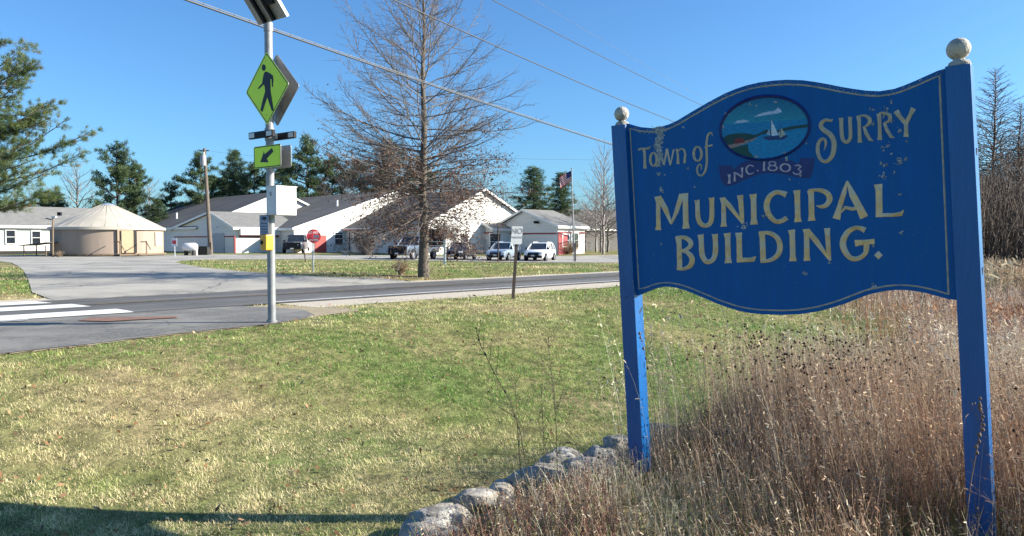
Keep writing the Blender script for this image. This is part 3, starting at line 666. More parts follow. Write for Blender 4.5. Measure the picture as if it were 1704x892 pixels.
bk.build('walking_figure_print', M['blackprint'], cross)
d2 = dc + A2 * (.175); MB().prism(rsq(d2, A1, UPZ, hd, hd, .045, rot=R(45)), A2 * .004).build('sign_back_panel', M['signback'], cross)
for k_ in (-.25, .25): MB().box(pole_at(dz_ + k_), (.05, .145, .03), (A1, A2, UPZ)).build('bracket', M['galv'], cross)
# flashing light bars
z_b = wpt(453, 224).z
def lightbar(cx, cy, off, wd):
    c = on_plane(cx, cy, pole_at(z_b) + A2 * off, A2); o = MB().box(c, (wd, .05, .10), (A1, A2, UPZ)).build('light_bar', M['black'], cross, bevel=.006)
    for k in (-1, 1):
        MB().box(c + A1 * k * wd * .36 - A2 * .026, (wd * .22, .006, .07), (A1, A2, UPZ)).build('lens', M['lens'], o)
    return o
lightbar(435.5, 224, -(PR + .03), .60)
lightbar(473, 226.5, PR + .03, .52)
MB().tube([pole_at(z_b - .09), pole_at(z_b + .09)], PR + .012, 16).build('light_bar_clamp', M['galv'], cross, smooth=True)
# arrow plates
ac = on_plane(444.5, 260.5, pole_at(0) - A2 * (PR + .02), A2)
MB().prism(rsq(ac, A1, UPZ, .335, .165, .03), A2 * .004).build('arrow_plate', M['signback'], cross); q = MB(); q.face(rsq(ac - A2 * .001, A1, UPZ, .333, .163, .029)); q.build('lime_face', M['lime'], cross)
ak = MB(); o_ = rsq(ac - A2 * .0015, A1, UPZ, .328, .158, .028); i_ = rsq(ac - A2 * .0015, A1, UPZ, .314, .144, .022)
for i in range(len(o_)): j = (i + 1) % len(o_); ak.face([o_[i], o_[j], i_[j], i_[i]])
def z7(x, y): return on_plane(400 + x / 11.145, 210 + y / 11.145, ac - A2 * .0025, A2)
ak.face([z7(*q) for q in [(365, 668), (420, 520), (435, 455), (450, 520), (585, 402), (612, 470), (490, 600), (522, 672)]])
ak.build('arrow_print', M['blackprint'], cross)
ac2 = ac + A2 * .175; MB().prism(rsq(ac2, A1, UPZ, .335, .165, .03), A2 * .004).build('sign_back_panel', M['signback'], cross)
# control cabinet
cc = on_plane(460, 333.5, pole_at(0) - A2 * .12, A2); zc = cc.z
cab_c = on_plane(460, 333.5, pole_at(0) - A2 * (PR + .02), A2) - A1 * .12 + A2 * .175
cab = MB().box(cab_c, (.24, .35, .42), (A1, A2, UPZ)).build('control_cabinet', M['whitebox'], cross, bevel=.008)
MB().box(cab_c + UPZ * .213, (.26, .37, .012), (A1, A2, UPZ)).build('cabinet_lid', M['whitebox'], cab, bevel=.003)
MB().box(cab_c - UPZ * .16 + A1 * .1215 + A2 * .1, (.002, .07, .014), (A1, A2, UPZ)).build('cabinet_sticker', M['greyprint'], cab); MB().box(cab_c + UPZ * .1 - A2 * .1765 - A1 * .02, (.05, .002, .06), (A1, A2, UPZ)).build('cabinet_sticker', M['greyprint'], cab)
# push button plate and housing
pc_ = on_plane(439.5, 374.5, pole_at(0) - A2 * (PR + .03), A2)
pl = MB().prism(rsq(pc_, A1, UPZ, .115, .148, .012), A2 * .004).build('instruction_plate', M['greyprint'], cross)
q = MB(); q.face(rsq(pc_ - A2 * .001, A1, UPZ, .108, .141, .01)); q.build('instruction_face', mat('instruction_grey', (.25, .3, .4), (.22, .27, .36), 10, .6), pl)
q = MB(); tx = lambda a, b: pc_ - A2 * .002 + A1 * a + UPZ * b
q.face([tx(-.08, .09), tx(-.02, .125), tx(.05, .12), tx(.08, .09), tx(.03, .075), tx(.02, .06), tx(-.02, .08)])
for r_ in range(4):
    for k in range(3): q.face([tx(-.07 + k * .05, .03 - r_ * .042), tx(-.03 + k * .05, .03 - r_ * .042), tx(-.03 + k * .05, .016 - r_ * .042), tx(-.07 + k * .05, .016 - r_ * .042)])
for (a, b, c, d) in ((-.108, .108, .141, .136), (-.108, .108, -.136, -.141)): q.face([tx(a, c), tx(b, c), tx(b, d), tx(a, d)])
q.build('instruction_print', M['blackprint'], pl)['kind'] = 'stuff'
bc = on_plane(444, 403.5, pole_at(0) - A2 * (PR + .01), A2)
hb = MB().box(bc, (.15, .13, .23), (A1, A2, UPZ)).build('button_housing', M['yellow'], cross, bevel=.015)
MB().lathe(bc - A2 * .065 - A1 * .03, [(.0, .012), (.025, .012), (.028, 0), (.034, 0), (.034, -.01)], 16, -A2).build('button', M['black'], hb)
MB().box(on_plane(451, 372, pole_at(0) + A1 * (PR - .02), A2), (.02, .05, .3), (A1, A2, UPZ)).build('conduit', M['yellow'], cross)
# solar panel: low edge parallel to the signs, rising towards the viewer
la = P(430.5, 42, ZP - .33); lb_dir = A1; sl = (-A2 * .62 + UPZ * .785).normalized(); pn = A1.cross(sl).normalized()
LW, LH = .66, .95
c0 = la; mbp = MB().prism([c0, c0 + A1 * LW, c0 + A1 * LW + sl * LH, c0 + sl * LH], pn * (.035 if pn.z > 0 else -.035))
sp = mbp.build('solar_panel_frame', M['signback'], cross)
up_n = pn if pn.z > 0 else -pn
q = MB(); q.prism([c0 + A1 * .02 + sl * .02 + up_n * .036, c0 + A1 * (LW - .02) + sl * .02 + up_n * .036, c0 + A1 * (LW - .02) + sl * (LH - .02) + up_n * .036, c0 + A1 * .02 + sl * (LH - .02) + up_n * .036], up_n * .002); q.build('solar_cells', M['solar'], sp)
q = MB()
for fx in (.30, .62): q.box(c0 + A1 * LW * fx + sl * LH * .5 - up_n * .025, (.05, LH * .98, .045), (A1, sl, up_n))
q.build('panel_rail', M['black'], sp)
q = MB(); q.box(c0 + A1 * LW * .78 + sl * .30 - up_n * .02, (.16, .16, .04), (A1, sl, up_n)); q.build('junction_box', M['black'], sp)
q = MB(); q.box(c0 + A1 * (LW + .006) + sl * LH * .5 + up_n * .017, (.012, LH, .045), (A1, sl, up_n)); q.build('painted_sunlit_edge', M['whitebox'], sp)  # white strip stands for sunlight on the frame's edge

# ------------------------------------------------------------------ small roadside signs
def stick(name, label, base_px, top_px, m, wdt, cat='sign'):
    b = at(*base_px); t = P(top_px[0], top_px[1], b.y); o = thing(name, tuple(b), label, cat); return o, b, t
# NO PARKING
o, b, t = stick('no_parking_sign', 'small white NO PARKING sign on a dark leaning post beside the road', (853, 498), (861, 376), None, .05)
d = (t - b).normalized(); X1 = Vector((1, .22, 0)).normalized(); Y1 = Vector((-X1.y, X1.x, 0))
MB().box((b + t - d * .1) / 2 - UPZ * .1, (.06, .035, (t - b).length + .1), (X1, Y1, d)).build('post', M['brownpost'], o)
pcn = P(860, 391.5, b.y - .04); pwn, phn = 18.5 / F * b.y, 30 / F * b.y
pl_ = MB().prism(rsq(pcn, X1, d, pwn / 2 * 1.02, phn / 2, .02), Y1 * .003).build('sign_panel', M['whitesign'], o)
def textobj(s, c, ax, ay, size, m, parent, name='lettering', bold=0, alignx='CENTER', sx=1):
    cu = bpy.data.curves.new(name, 'FONT'); cu.body = s; cu.size = size; cu.align_x = alignx; cu.align_y = 'CENTER'; cu.extrude = .0005; cu.offset = bold
    tmp = bpy.data.objects.new('tmp', cu); COL.objects.link(tmp); dg = bpy.context.evaluated_depsgraph_get(); me = bpy.data.meshes.new_from_object(tmp.evaluated_get(dg))
    bpy.data.objects.remove(tmp); az = ax.cross(ay)
    o_ = org(parent)
    for v in me.vertices: v.co = Vector(c) + ax * v.co.x * sx + ay * v.co.y + az * v.co.z - o_
    me.name = name; me.materials.clear(); me.materials.append(m); r = bpy.data.objects.new(name, me); COL.objects.link(r); r.parent = parent; return r
textobj('NO', pcn - Y1 * .003 + d * phn * .22, X1, d, .16, M['greyprint'], pl_, bold=.002)
textobj('PARKING', pcn - Y1 * .003 - d * phn * .12, X1, d, .06, M['greyprint'], pl_, bold=.001)
# DO NOT ENTER
o, b, t = stick('do_not_enter_sign', 'round red DO NOT ENTER sign on a pale post in the grass median', (521, 454), (521, 381), None, .05)
MB().box((b + t) / 2 - UPZ * .1, (.05, .04, (t - b).length - .1)).build('post', M['whitesign'], o)
dc_ = P(522, 393, b.y - .04); rr_ = 11.6 / F * b.y; XX = Vector((.93, .36, 0)).normalized(); YY = Vector((-XX.y, XX.x, 0))
pl_ = MB().prism([dc_ + XX * rr_ * math.cos(2 * math.pi * k / 28) + UPZ * rr_ * math.sin(2 * math.pi * k / 28) for k in range(28)], YY * .003).build('sign_disc', M['red'], o)
MB().box(dc_ - YY * .002 - UPZ * .01, (rr_ * 1.5, .002, rr_ * .36)).build('white_bar', M['whitesign'], pl_)
textobj('DO NOT', dc_ - YY * .003 + UPZ * rr_ * .5, XX, UPZ, .13, M['whitesign'], pl_, bold=.003)
textobj('ENTER', dc_ - YY * .003 - UPZ * rr_ * .58, XX, UPZ, .13, M['whitesign'], pl_, bold=.003)
XX = Vector((1, 0, 0)); YY = Vector((0, 1, 0))
# small red/white sign near the yurt
b = at(290.5, 427); o = thing('parking_notice', tuple(b), 'small red and white notice on a thin post beside the yurt lawn', 'sign'); c = P(290.5, 403, b.y)
MB().box((b + c) / 2, (.07, .05, (c - b).length)).build('post', M['whitesign'], o)
pp = MB().box(c - YY * .05, (.45, .02, .68)).build('sign_panel', M['whitesign'], o)
MB().box(c - YY * .063, (.33, .004, .3)).build('red_print', M['red'], pp)
# letter board on two white posts behind the oak
b1, b2 = at(708, 437), at(740, 441); by = b2.y; mid = (P(708, 437, by) + P(740, 441, by)) / 2
o = thing('notice_board', tuple(mid), 'dark notice board between two white posts behind the big bare oak', 'sign')
for px in (708.5, 740): 
    a, c = P(px, 442, by), P(px, 372, by); MB().box((a + c) / 2, (.13, .13, (c - a).length)).build('post', M['trim'], o)
a, c = P(724, 396, by), None
pn_ = MB().box(a, (1.0, .08, 1.05)).build('board_panel', M['black'], o)  # black colour stands for a panel seen from its shaded side
MB().box(P(724, 402, by) - YY * .045, (1.0, .01, .03)).box(P(724, 409, by) - YY * .02, (1.05, .06, .05)).build('rail', M['trim'], o)
textobj('SURRY', P(724, 391, by) - YY * .045, XX, UPZ, .22, M['greyprint'], pn_) if False else None
# thin posts in the median
for (px, py, pt, lab, m_) in ((957.5, 435.5, 404, 'short dark brown post standing left of the chain link fence', 'brownpost'), (829, 436, 372, 'tall dark lamp post in front of the silver blue car', 'brownpost'), (455, 428, 417, 'short white stake behind the crosswalk post', 'whitesign'), (509, 437, 417, 'thin leaning dark stake left of the do not enter sign', 'brownpost')):
    b = at(px, py); t = P(px - (0 if m_ != 'brownpost' or py != 437 else 3), pt, b.y); r_ = .06 if py != 437 else .04
    tag(MB().tube([b - UPZ * .1, t], r_, 8).build('marker_post' if pt != 372 else 'lamp_post', M[m_], loc=tuple(b)), lab, 'post', 'thin posts on the median')
b = at(88, 428); t = P(88, 361, b.y)
o = thing('yard_lamp', tuple(b), 'slim pole lamp at the left edge of the yurt', 'lamp')
MB().tube([b, t], [.07, .06], 8).build('pole', M['wood'], o); MB().box(t + Vector((.1, 0, .0)), (.35, .2, .12)).build('lamp_head', M['whitebox'], o)

# flagpole
b = at(956, 435.5); t = P(951, 281, b.y); fp = thing('flagpole', tuple(b), 'tall pale metal flagpole flying a flag, right of the parked white car', 'flagpole')
MB().tube([b, t], [.07, .04], 10).build('pole', M['galv'], fp, smooth=True)
MB().lathe(t, [(0, .12), (.05, .1), (.07, .05), (.05, 0), (0, -.02)], 12).build('ball_finial', M['galv'], fp, smooth=True)
fv = []; fc = []; ff = []; nu, nv = 60, 40; d = (t - b).normalized()
for j in range(nv + 1):
    for i in range(nu + 1):
        u, v = i / nu, j / nv
        tl = P(950.6, 284, b.y) ; x = -u * 1.0; zz = -v * .93 - u * .42 - .12 * u * u
        yy = .1 * math.sin(u * 9 + v * 2) * u
        fv.append((tl.x + x + .1 * v * u, tl.y + yy, tl.z + zz))
        st = int(min(v, .999) * 13); c = (.5, .03, .04) if st % 2 == 0 else (.62, .6, .58)
        if u < .42 and v < 7 / 13:
            c = (.015, .025, .12)
            if (i % 4 == 2) and (j % 4 == 2): c = (.6, .6, .65)
        fc.append(c)
ff = [(j * (nu + 1) + i, j * (nu + 1) + i + 1, (j + 1) * (nu + 1) + i + 1, (j + 1) * (nu + 1) + i) for j in range(nv) for i in range(nu)]
fl = npobj('flag', fv, ff, M['flagm'], cols=np.array(fc), smooth=True, loc=tuple(P(950.6, 284, b.y)))
tag(fl, 'american flag with red and white stripes drooping from the flagpole', 'flag')

# utility poles and wires
b = at(351, 424); t = P(340, 247, b.y); up = thing('utility_pole', tuple(b), 'leaning wooden utility pole with a grey transformer, in front of the garage wing', 'utility pole', 'wooden utility poles')
MB().tube([b - UPZ * .3, t], [.21, .13], 12).build('pole', M['polewood'], up, smooth=True)
tc_ = P(338, 267, b.y - .3); MB().lathe(tc_ - UPZ * .5, [(0, 0), (.26, 0), (.27, .05), (.27, .85), (.22, .98), (0, 1.0)], 16).build('transformer', M['galv'], up, smooth=True)
MB().tube([tc_ + UPZ * .5 + XX * .08, tc_ + UPZ * .78 + XX * .08], .05, 8).build('insulator', M['whitebox'], up)
q = t + Vector((.25, 0, -.15)); MB().box(t - UPZ * .2, (.9, .08, .1)).build('crossarm', M['polewood'], up)
MB().box(P(349, 409, b.y - .25), (.35, .12, .65)).build('meter_box', M['wood'], up)
PX, PY = 16.5, 50.0; gz = h(PX, PY)
up2 = thing('utility_pole', (PX, PY, gz), 'utility pole carrying the street wires, standing behind the blue sign', 'utility pole', 'wooden utility poles')
MB().tube([(PX, PY, gz - .3), (PX, PY, EYE.z + 7.75)], [.19, .12], 12).build('pole', M['polewood'], up2, smooth=True)
def wire(name, label, pa, pb_, r, sag, m, ext=1.0, strand=False):
    a, b = Vector(pa), Vector(pb_); a2 = b + (a - b) * ext; pts = []
    # parabola through both sight points
    for k in range(61):
        u = k / 60; p = b + (a2 - b) * u; uu = u * ext; p.z -= sag * 4 * uu * (1 - uu) ; pts.append(p)
    mb = MB().tube(pts, r, 6, cap=False)
    o = mb.build(name, m, loc=tuple(b)); tag(o, label, 'wire', 'street wires and cables')
    return pts, o
a, b = P(310, 0, 14), P(1256, 306, 50); a.z = P(310, 0, 14).z
pts, o = wire('telephone_cable', 'thick dark cable sloping across the sky behind the crosswalk post, lowest of the wires', a, b, .022, .28, M['wire'], 1.5)
MB().tube([p + Vector((0, -.01, .045)) for p in pts], .008, 5, cap=False).build('support_strand', M['wiresteel'], o)
q = MB()
for k in range(0, 60, 1):
    for f_ in (.0, .33, .66):
        p = pts[k].lerp(pts[k + 1], f_); q.box(p + UPZ * .03, (.012, .012, .06))
q.build('lashing', M['wire'], o)['kind'] = 'stuff'
a, b = P(655, 0, 18), P(1256, 251, 50); pts2, o2 = wire('power_cable', 'dark twisted power cable, second of the street wires above the telephone cable', a, b, .016, .22, M['wire'], 1.6)
a, b = P(820, 0, 22), P(1256, 214, 50); wire('power_cable', 'thin dark power wire, third from the bottom, ending behind the sign top', a, b, .013, .15, M['wire'], 1.8)
a, b = P(890, 0, 30), P(1256, 208, 58); wire('power_wire', 'faint topmost wire, barely visible against the sky', a, b, .005, .15, M['paletwig'], 1.8)
tt = P(340, 250, up.location.y); wire('service_wire', 'very thin wire running right from the transformer pole', P(560, 262, 70), tt, .006, .3, M['wire'], 1)
a, b = P(800, 262, 75), P(990, 266, 80); wire('service_wire', 'very thin wire above the flag between the trees', a, b, .008, .05, M['wire'], 1)

# ------------------------------------------------------------------ buildings
u3 = Vector((*U2, 0)); n3 = Vector((*N2, 0))
def V3(x, y, z=0): return Vector((x, y, z))
def shell(name, label, O, a, Wd, b, Ld, zb, ze, zr, frac=.5, roofm='shingle', wallm='wallwhite', over=.35, th=.16, zerp=None):
    """gable end runs Wd along a from O; ridge runs Ld along b"""
    O = V3(O[0], O[1]); t = thing(name, (O.x, O.y, zb), label, 'building')
    ze2 = zerp if zerp is not None else ze
    prof = [(0, zb - .4), (Wd, zb - .4), (Wd, ze2), (Wd * frac, zr), (0, ze)]
    MB().prism([O + a * p + UPZ * q for p, q in prof], b * Ld).build('wall', M[wallm], t)
    for (s0, z0, sgn) in ((0, ze, -1), (Wd, ze2, 1)):
        run = abs(Wd * frac - s0); sl_ = (zr - z0) / run; e0 = s0 + sgn * over; zz0 = z0 - sl_ * over
        A = O - b * over + a * e0 + UPZ * (zz0 + .02); B = O - b * over + a * (Wd * frac) + UPZ * (zr + .02)
        MB().prism([A, B, B + UPZ * th, A + UPZ * th], b * (Ld + 2 * over)).build('roof', M[roofm], t)
        MB().prism([A - b * .03 - UPZ * .05, B - b * .03 - UPZ * .05, B - b * .03 + UPZ * (th + .02), A - b * .03 + UPZ * (th + .02)], b * .028).build('rake_board', M['trim'], t)
        ee = a * (e0 + sgn * .015); MB().box(O + b * Ld / 2 + ee + UPZ * (zz0 + .04), (Ld + 2 * over, .03, .26), (b, a, UPZ)).build('fascia', M['trim'], t)
    return t
def wallrect(t, O, d, nrm, x0, x1, y0, y1, m, name='window', frame=True, depth=.06, bars=True):
    O = V3(O[0], O[1]); pl_n = nrm
    a = on_plane(x0, y0, O + nrm * .03, pl_n); b = on_plane(x1, y1, O + nrm * .03, pl_n)
    w_ = abs((b - a).dot(d)); hh = abs(a.z - b.z); c = (a + b) / 2
    f = MB()
    if frame:
        for k in (-1, 1): f.box(c + d * k * (w_ / 2 + .04) + nrm * .03, (.08, .10, hh + .16), (d, nrm, UPZ)); f.box(c + UPZ * k * (hh / 2 + .04) + nrm * .03, (w_, .098, .08), (d, nrm, UPZ))
        if bars: f.box(c + nrm * .025, (w_, .05, .05), (d, nrm, UPZ))
        fo = f.build(name, M['trim'], t); MB().box(c, (w_, .05, hh), (d, nrm, UPZ)).build('pane', M[m], fo)
    else: MB().box(c, (w_, depth, hh), (d, nrm, UPZ)).build(name, M[m], t)
FR = -n3; LF = -u3                                           # outward normals: road-facing, left-facing
def gz_(x, y): return h(x, y)
# left office building
HO = (-48.1 - .711 * 12, 70 - .703 * 12)
bh = shell('office_building', 'long white single storey building with grey roof behind the yurt', HO, n3, 9, u3, 20.5, .3, 3.1, 4.95, .5, 'lightshingle')
for (x0, x1, y0, y1) in ((10, 25, 383.5, 405), (53, 67, 385, 406)): wallrect(bh, HO, u3, FR, x0, x1, y0, y1, 'glass')
MB().box(V3(*HO) + u3 * 10 + FR * .03 + UPZ * .25, (20, .05, .9), (u3, n3, UPZ)).build('base_shade_strip', M['dark'], bh)  # dark strip painted in for the shade along the foot of the wall
MB().box(P(99, 356, 74), (.3, .3, .35)).build('roof_vent', M['black'], bh)
# garage wing G
GO = (-28.6, 77.0); gzb = gz_(*GO)
bg_ = shell('garage_wing', 'white garage wing with pale roof and red trim behind the utility pole', GO, n3, 16.5, u3, 7.2, gzb, 3.0, 4.67, .34, 'lightshingle', zerp=3.0)
MB().box(V3(*GO) + n3 * 8.2 + LF * .03 + UPZ * 2.1, (16.3, .05, .13), (n3, u3, UPZ)).build('red_band', M['redtrim'], bg_)
wallrect(bg_, GO, n3, LF, 355, 373.5, 388, 421, 'garage', 'garage_door', False, .08)
MB().box(V3(*GO) + LF * .05 + FR * .05 + UPZ * 1.2, (.16, .16, 1.9), (u3, n3, UPZ)).build('corner_post', M['redtrim'], bg_)
MB().box(V3(*GO) + u3 * 3.9 + FR * .28 + UPZ * 2.62, (7.0, .5, .72), (u3, n3, UPZ)).build('soffit_box', M['trim'], bg_)
MB().box(V3(*GO) + u3 * 3.9 + FR * .05 + UPZ * 2.12, (7.0, .06, .16), (u3, n3, UPZ)).build('red_band', M['redtrim'], bg_)
wallrect(bg_, GO, u3, FR, 447, 489, 397, 421, 'trim', 'garage_door', False, .08)
MB().box(P(360, 378, 79), (.2, .2, .25)).build('wall_light', M['whitebox'], bg_)
# hall E behind
EO = (-35.4, 84.0)
be = shell('back_hall', 'tall white gabled hall with dark grey roof behind the garage wing', EO, u3, 20.4, n3, 26, .3, 3.2, 7.5, .5)
MB().tube([P(294, 366, 95), P(294, 354, 95)], .12, 8).build('roof_vent', M['whitebox'], be)
# hall A
AO = (-22.8, 78.0)
ba = shell('main_hall', 'large white gabled hall with a long shadow across its front, left of the oak', AO, u3, 27, n3, 26, gz_(*AO), 2.95, 7.45, .5)
MB().box(V3(*AO) + u3 * 5.0 + FR * .05 + UPZ * 2.35, (7.6, .08, .07), (u3, n3, UPZ)).build('header_shadow_board', M['trim'], ba)
wallrect(ba, AO, u3, FR, 524, 543, 392, 422, 'reddoor', 'red_door', False, .1)
wallrect(ba, AO, u3, FR, 557, 570, 387, 407, 'glass'); 
MB().tube([P(561, 346, 86), P(561, 333, 86)], .12, 8).build('roof_vent', M['whitebox'], ba)
# hall B (protrudes)
BO = (-8.9, 72.8)
bb = shell('front_hall', 'white gabled hall wing jutting toward the road behind the oak', BO, u3, 16.6, n3, 14.5, gz_(*BO), 3.0, 6.95, .5)
MB().box(V3(*BO) + n3 * 6.7 + LF * .42 + UPZ * 2.83, (13.2, .06, .12), (n3, u3, UPZ)).build('red_band', M['redtrim'], bb)
for (x0, x1, y0, y1, m_) in ((631, 636.5, 386, 404, 'bright_glass'), (656, 662, 386, 404, 'bright_glass'), (581, 584, 387, 420, 'glass'), (590, 600, 388, 402, 'glass'), (678, 690, 388, 400, 'glass')): wallrect(bb, BO, n3, LF, x0, x1, y0, y1, m_)
wallrect(bb, BO, u3, FR, 712, 737, 386, 404, 'glass'); wallrect(bb, BO, u3, FR, 770, 778, 390, 420, 'glass', 'glass_door', True)
# wing C
CO = (4.585, 74.8); czb = gz_(*CO)
bc_ = shell('east_wing', 'low white wing with pale roof and brick red corner behind the parked cars', CO, n3, 9.0, u3, 4.2, czb, 3.12, 4.78, .525, 'lightshingle')
MB().box(V3(*CO) + n3 * 4.4 + LF * .03 + UPZ * 2.4, (8.6, .05, .14), (n3, u3, UPZ)).build('red_band', M['redtrim'], bc_)
MB().box(V3(*CO) + u3 * 2.1 + FR * .05 + UPZ * 2.5, (4.2, .06, .14), (u3, n3, UPZ)).build('red_band', M['redtrim'], bc_)
MB().box(V3(*CO) + u3 * .7 + FR * .05 + UPZ * 1.3, (1.4, .1, 2.2), (u3, n3, UPZ)).build('red_wall_panel', M['redtrim'], bc_)
wallrect(bc_, CO, u3, FR, 936, 946, 390, 410, 'glass'); wallrect(bc_, CO, u3, FR, 951, 961, 388, 412, 'glass', 'window')
MB().box(P(892, 370, 76.6), (.5, .3, .25)).build('wall_light', M['black'], bc_)
# entry porch between B and C
DO = (-1.2, 76.6)
bd = shell('entry_porch', 'small grey roofed entry with red trim between the two wings', (-2.0, 77.8), n3, 5.5, u3, 3.6, gz_(*DO), 2.9, 3.9, .5, 'lightshingle')
MB().box(V3(-2.0, 77.8) + n3 * 2.7 + LF * .03 + UPZ * 2.5, (5.4, .05, .16), (n3, u3, UPZ)).build('red_band', M['redtrim'], bd)
wallrect(bd, (-2.0, 77.8), u3, FR, 815, 832, 389, 415, 'glass', 'entry_window')
# far building F
bf = shell('far_building', 'dark roofed low building in shade beyond the flagpole', (8.6, 96.0), n3, 16, u3, 22, .4, 3.2, 6.0, .5, 'shingle', 'shadesiding')

# yurt
yc = at(181, 425); yc.y = 67; yc = P(181, 425, 66.5); yr = 84.5 / F * 66.5; yz = h(yc.x, yc.y)
yt = thing('yurt', (yc.x, yc.y, yz), 'large round yurt with cream cone roof and tan canvas wall', 'yurt')
ye = P(181, 379, 66.5).z; yb = P(181, 421, 66.5).z; ytop = P(181, 341.5, 66.5).z; C0 = V3(yc.x, yc.y)
nseg = 48
MB().lathe(C0, [(yr * .985, yb), (yr * .985, ye)], nseg).build('canvas_wall', M['yurtwall'], yt, smooth=True)
prof = [(yr * 1.03, ye - .22), (yr * 1.03, ye), (yr * .97, ye + .06)] + [(yr * (1 - k / 10) * .97 + yr * .11 * (k / 10), ye + .08 + (ytop - ye - .08) * (k / 10) ** .93) for k in range(1, 11)] + [(0, ytop + .12)]
MB().lathe(C0, prof, nseg).build('canvas_roof', M['yurtroof'], yt, smooth=True)
for k in range(28):
    an = 2 * math.pi * k / 28; dv = Vector((math.cos(an), math.sin(an), 0))
    MB().tube([C0 + dv * yr * 1.0 + UPZ * (ye + .05), C0 + dv * yr * .13 + UPZ * (ytop + .02)], .011, 4, cap=False).build('roof_rib', M['yurtroof'], yt)
MB().lathe(C0 + UPZ * ytop, [(0, .2), (.5, .1), (.62, 0), (.6, -.05)], 16).build('crown_dome', M['bright_glass'], yt, smooth=True)
MB().lathe(C0, [(0, yb - .14), (yr * 1.03, yb - .14), (yr * 1.03, yb - .0), (0, yb)], nseg).build('deck', M['wood'], yt)
q = MB()
for k in range(32):
    an = 2 * math.pi * k / 32; p = C0 + Vector((math.cos(an), math.sin(an), 0)) * yr * .97; q = MB().box(p + UPZ * ((yz + yb) / 2 - .12), (.14, .14, yb - yz + .1)); q.build('deck_leg', M['wood'], yt)
fd = Vector((.718, -.693, 0)).normalized(); sd_ = Vector((-fd.y, fd.x, 0)); 
MB().box(C0 + fd * (yr * .98) + UPZ * ((yb + ye) / 2 - .05), (1.5, .3, ye - yb - .1), (sd_, fd, UPZ)).build('door_frame', M['wooddoor'], yt)
MB().box(C0 + fd * (yr * 1.02 + .07) + UPZ * ((yb + ye) / 2 - .1), (.95, .06, ye - yb - .35), (sd_, fd, UPZ)).build('door', mat('yellow_pine', (.42, .30, .18), None, 6, .6), yt)
MB().box(C0 + fd * (yr * 1.02 + .07) + sd_ * .62 + UPZ * ((yb + ye) / 2 - .1), (.26, .05, ye - yb - .3), (sd_, fd, UPZ)).build('dark_side_panel', M['dark'], yt)
MB().box(C0 + fd * (yr + .9) + UPZ * (yb - .08), (2.2, 1.4, .12), (sd_, fd, UPZ)).build('landing', M['wood'], yt)
for k in range(2): MB().box(C0 + fd * (yr + 1.75 + k * .3) + UPZ * (yb - .25 - k * .15), (1.5, .3, .08), (sd_, fd, UPZ)).build('step', M['wood'], yt)
for sx in (-1, 1):
    a = C0 + fd * (yr + 1.5) + sd_ * sx * 1.05; MB().box(a + UPZ * (yb + .4), (.09, .09, 1.4), (sd_, fd, UPZ)).build('rail_post', M['wood'], yt)
    MB().tube([C0 + fd * (yr + .2) + sd_ * sx * 1.05 + UPZ * (yb + 1.0), a + UPZ * (yb + 1.0), a + fd * .9 + UPZ * (yb + .35)], .04, 6).build('handrail', M['wood'], yt)
wd = Vector((.990, -.02, 0)).normalized(); ws = Vector((-wd.y, wd.x, 0)); wc = C0 + wd * (yr * .985 + .03) + UPZ * (yb + 1.25)
wf = MB().box(wc, (1.1, .06, 1.2), (ws, wd, UPZ)).build('window_flap', M['yurtroof'], yt); MB().box(wc + wd * .035, (.85, .02, .95), (ws, wd, UPZ)).build('window_mesh', M['garage'], wf)
# picnic canopy left of yurt
b = P(66, 424, 62); b.z = h(b.x, b.y); o = thing('picnic_canopy', tuple(b), 'low dark canopy on thin legs at the left of the yurt', 'canopy')
c0 = P(66, 404, 62); MB().prism([c0 + V3(-1.1, -1, -.25), c0 + V3(1.2, -1, 0), c0 + V3(1.2, 1, 0), c0 + V3(-1.1, 1, -.25)], UPZ * .06).build('canopy_top', M['shingle'], o)
for (sx, sy) in ((-.8, -.8), (1, -.8), (-.8, .8), (1, .8)): 
    z_ = c0.z - .2; MB().box(V3(c0.x + sx, c0.y + sy, (b.z + z_) / 2), (.07, .07, z_ - b.z)).build('leg', M['wood'], o)
# propane tank, bin, chest by the garage
b = at(304, 426); o = thing('propane_tank', tuple(b), 'white propane tank lying beside the garage wing', 'tank')
q = MB().lathe(b + V3(-.65, 1.5, .75), [(0, 0), (.28, .05), (.38, .2), (.38, 1.1), (.28, 1.25), (0, 1.3)], 16, Vector((1, 0, 0))); q.build('vessel', M['tank'], o, smooth=True)
for k in (-.35, .35): MB().box(b + V3(k, 1.5, .18), (.12, .6, .5)).build('saddle', M['dark'], o)
b = at(323, 425); o = thing('utility_cabinet', tuple(b), 'white utility cabinet standing between the tank and the pole', 'cabinet')
MB().box(b + UPZ * .42, (.5, .4, .84)).build('body', M['whitebox'], o, bevel=.02); MB().box(b + UPZ * .86, (.54, .44, .05)).build('lid', M['whitebox'], o)
b = at(333, 425); o = thing('dark_bin', tuple(b), 'dark bin left of the utility pole', 'bin')
MB().box(b + V3(0, .8, .38), (.9, .6, .75)).build('body', M['dark'], o, bevel=.02); MB().box(b + V3(0, .8, .78), (.95, .65, .06)).build('lid', M['black'], o)
b = at(576, 424.5); o = thing('planter', tuple(b), 'low pale planter on the lot in front of the shaded wall', 'planter'); MB().lathe(b, [(0, 0), (.35, 0), (.5, .45), (.42, .45), (.38, .4), (0, .4)], 12).build('tub', M['gravel'], o)
q = MB(); 
for k in range(30): an = random.uniform(0, 6.28); q.tube([b + UPZ * .35, b + V3(.4 * math.cos(an), .4 * math.sin(an), random.uniform(.5, .8))], .012, 3)
q.build('dry_stems', M['twig'], o)
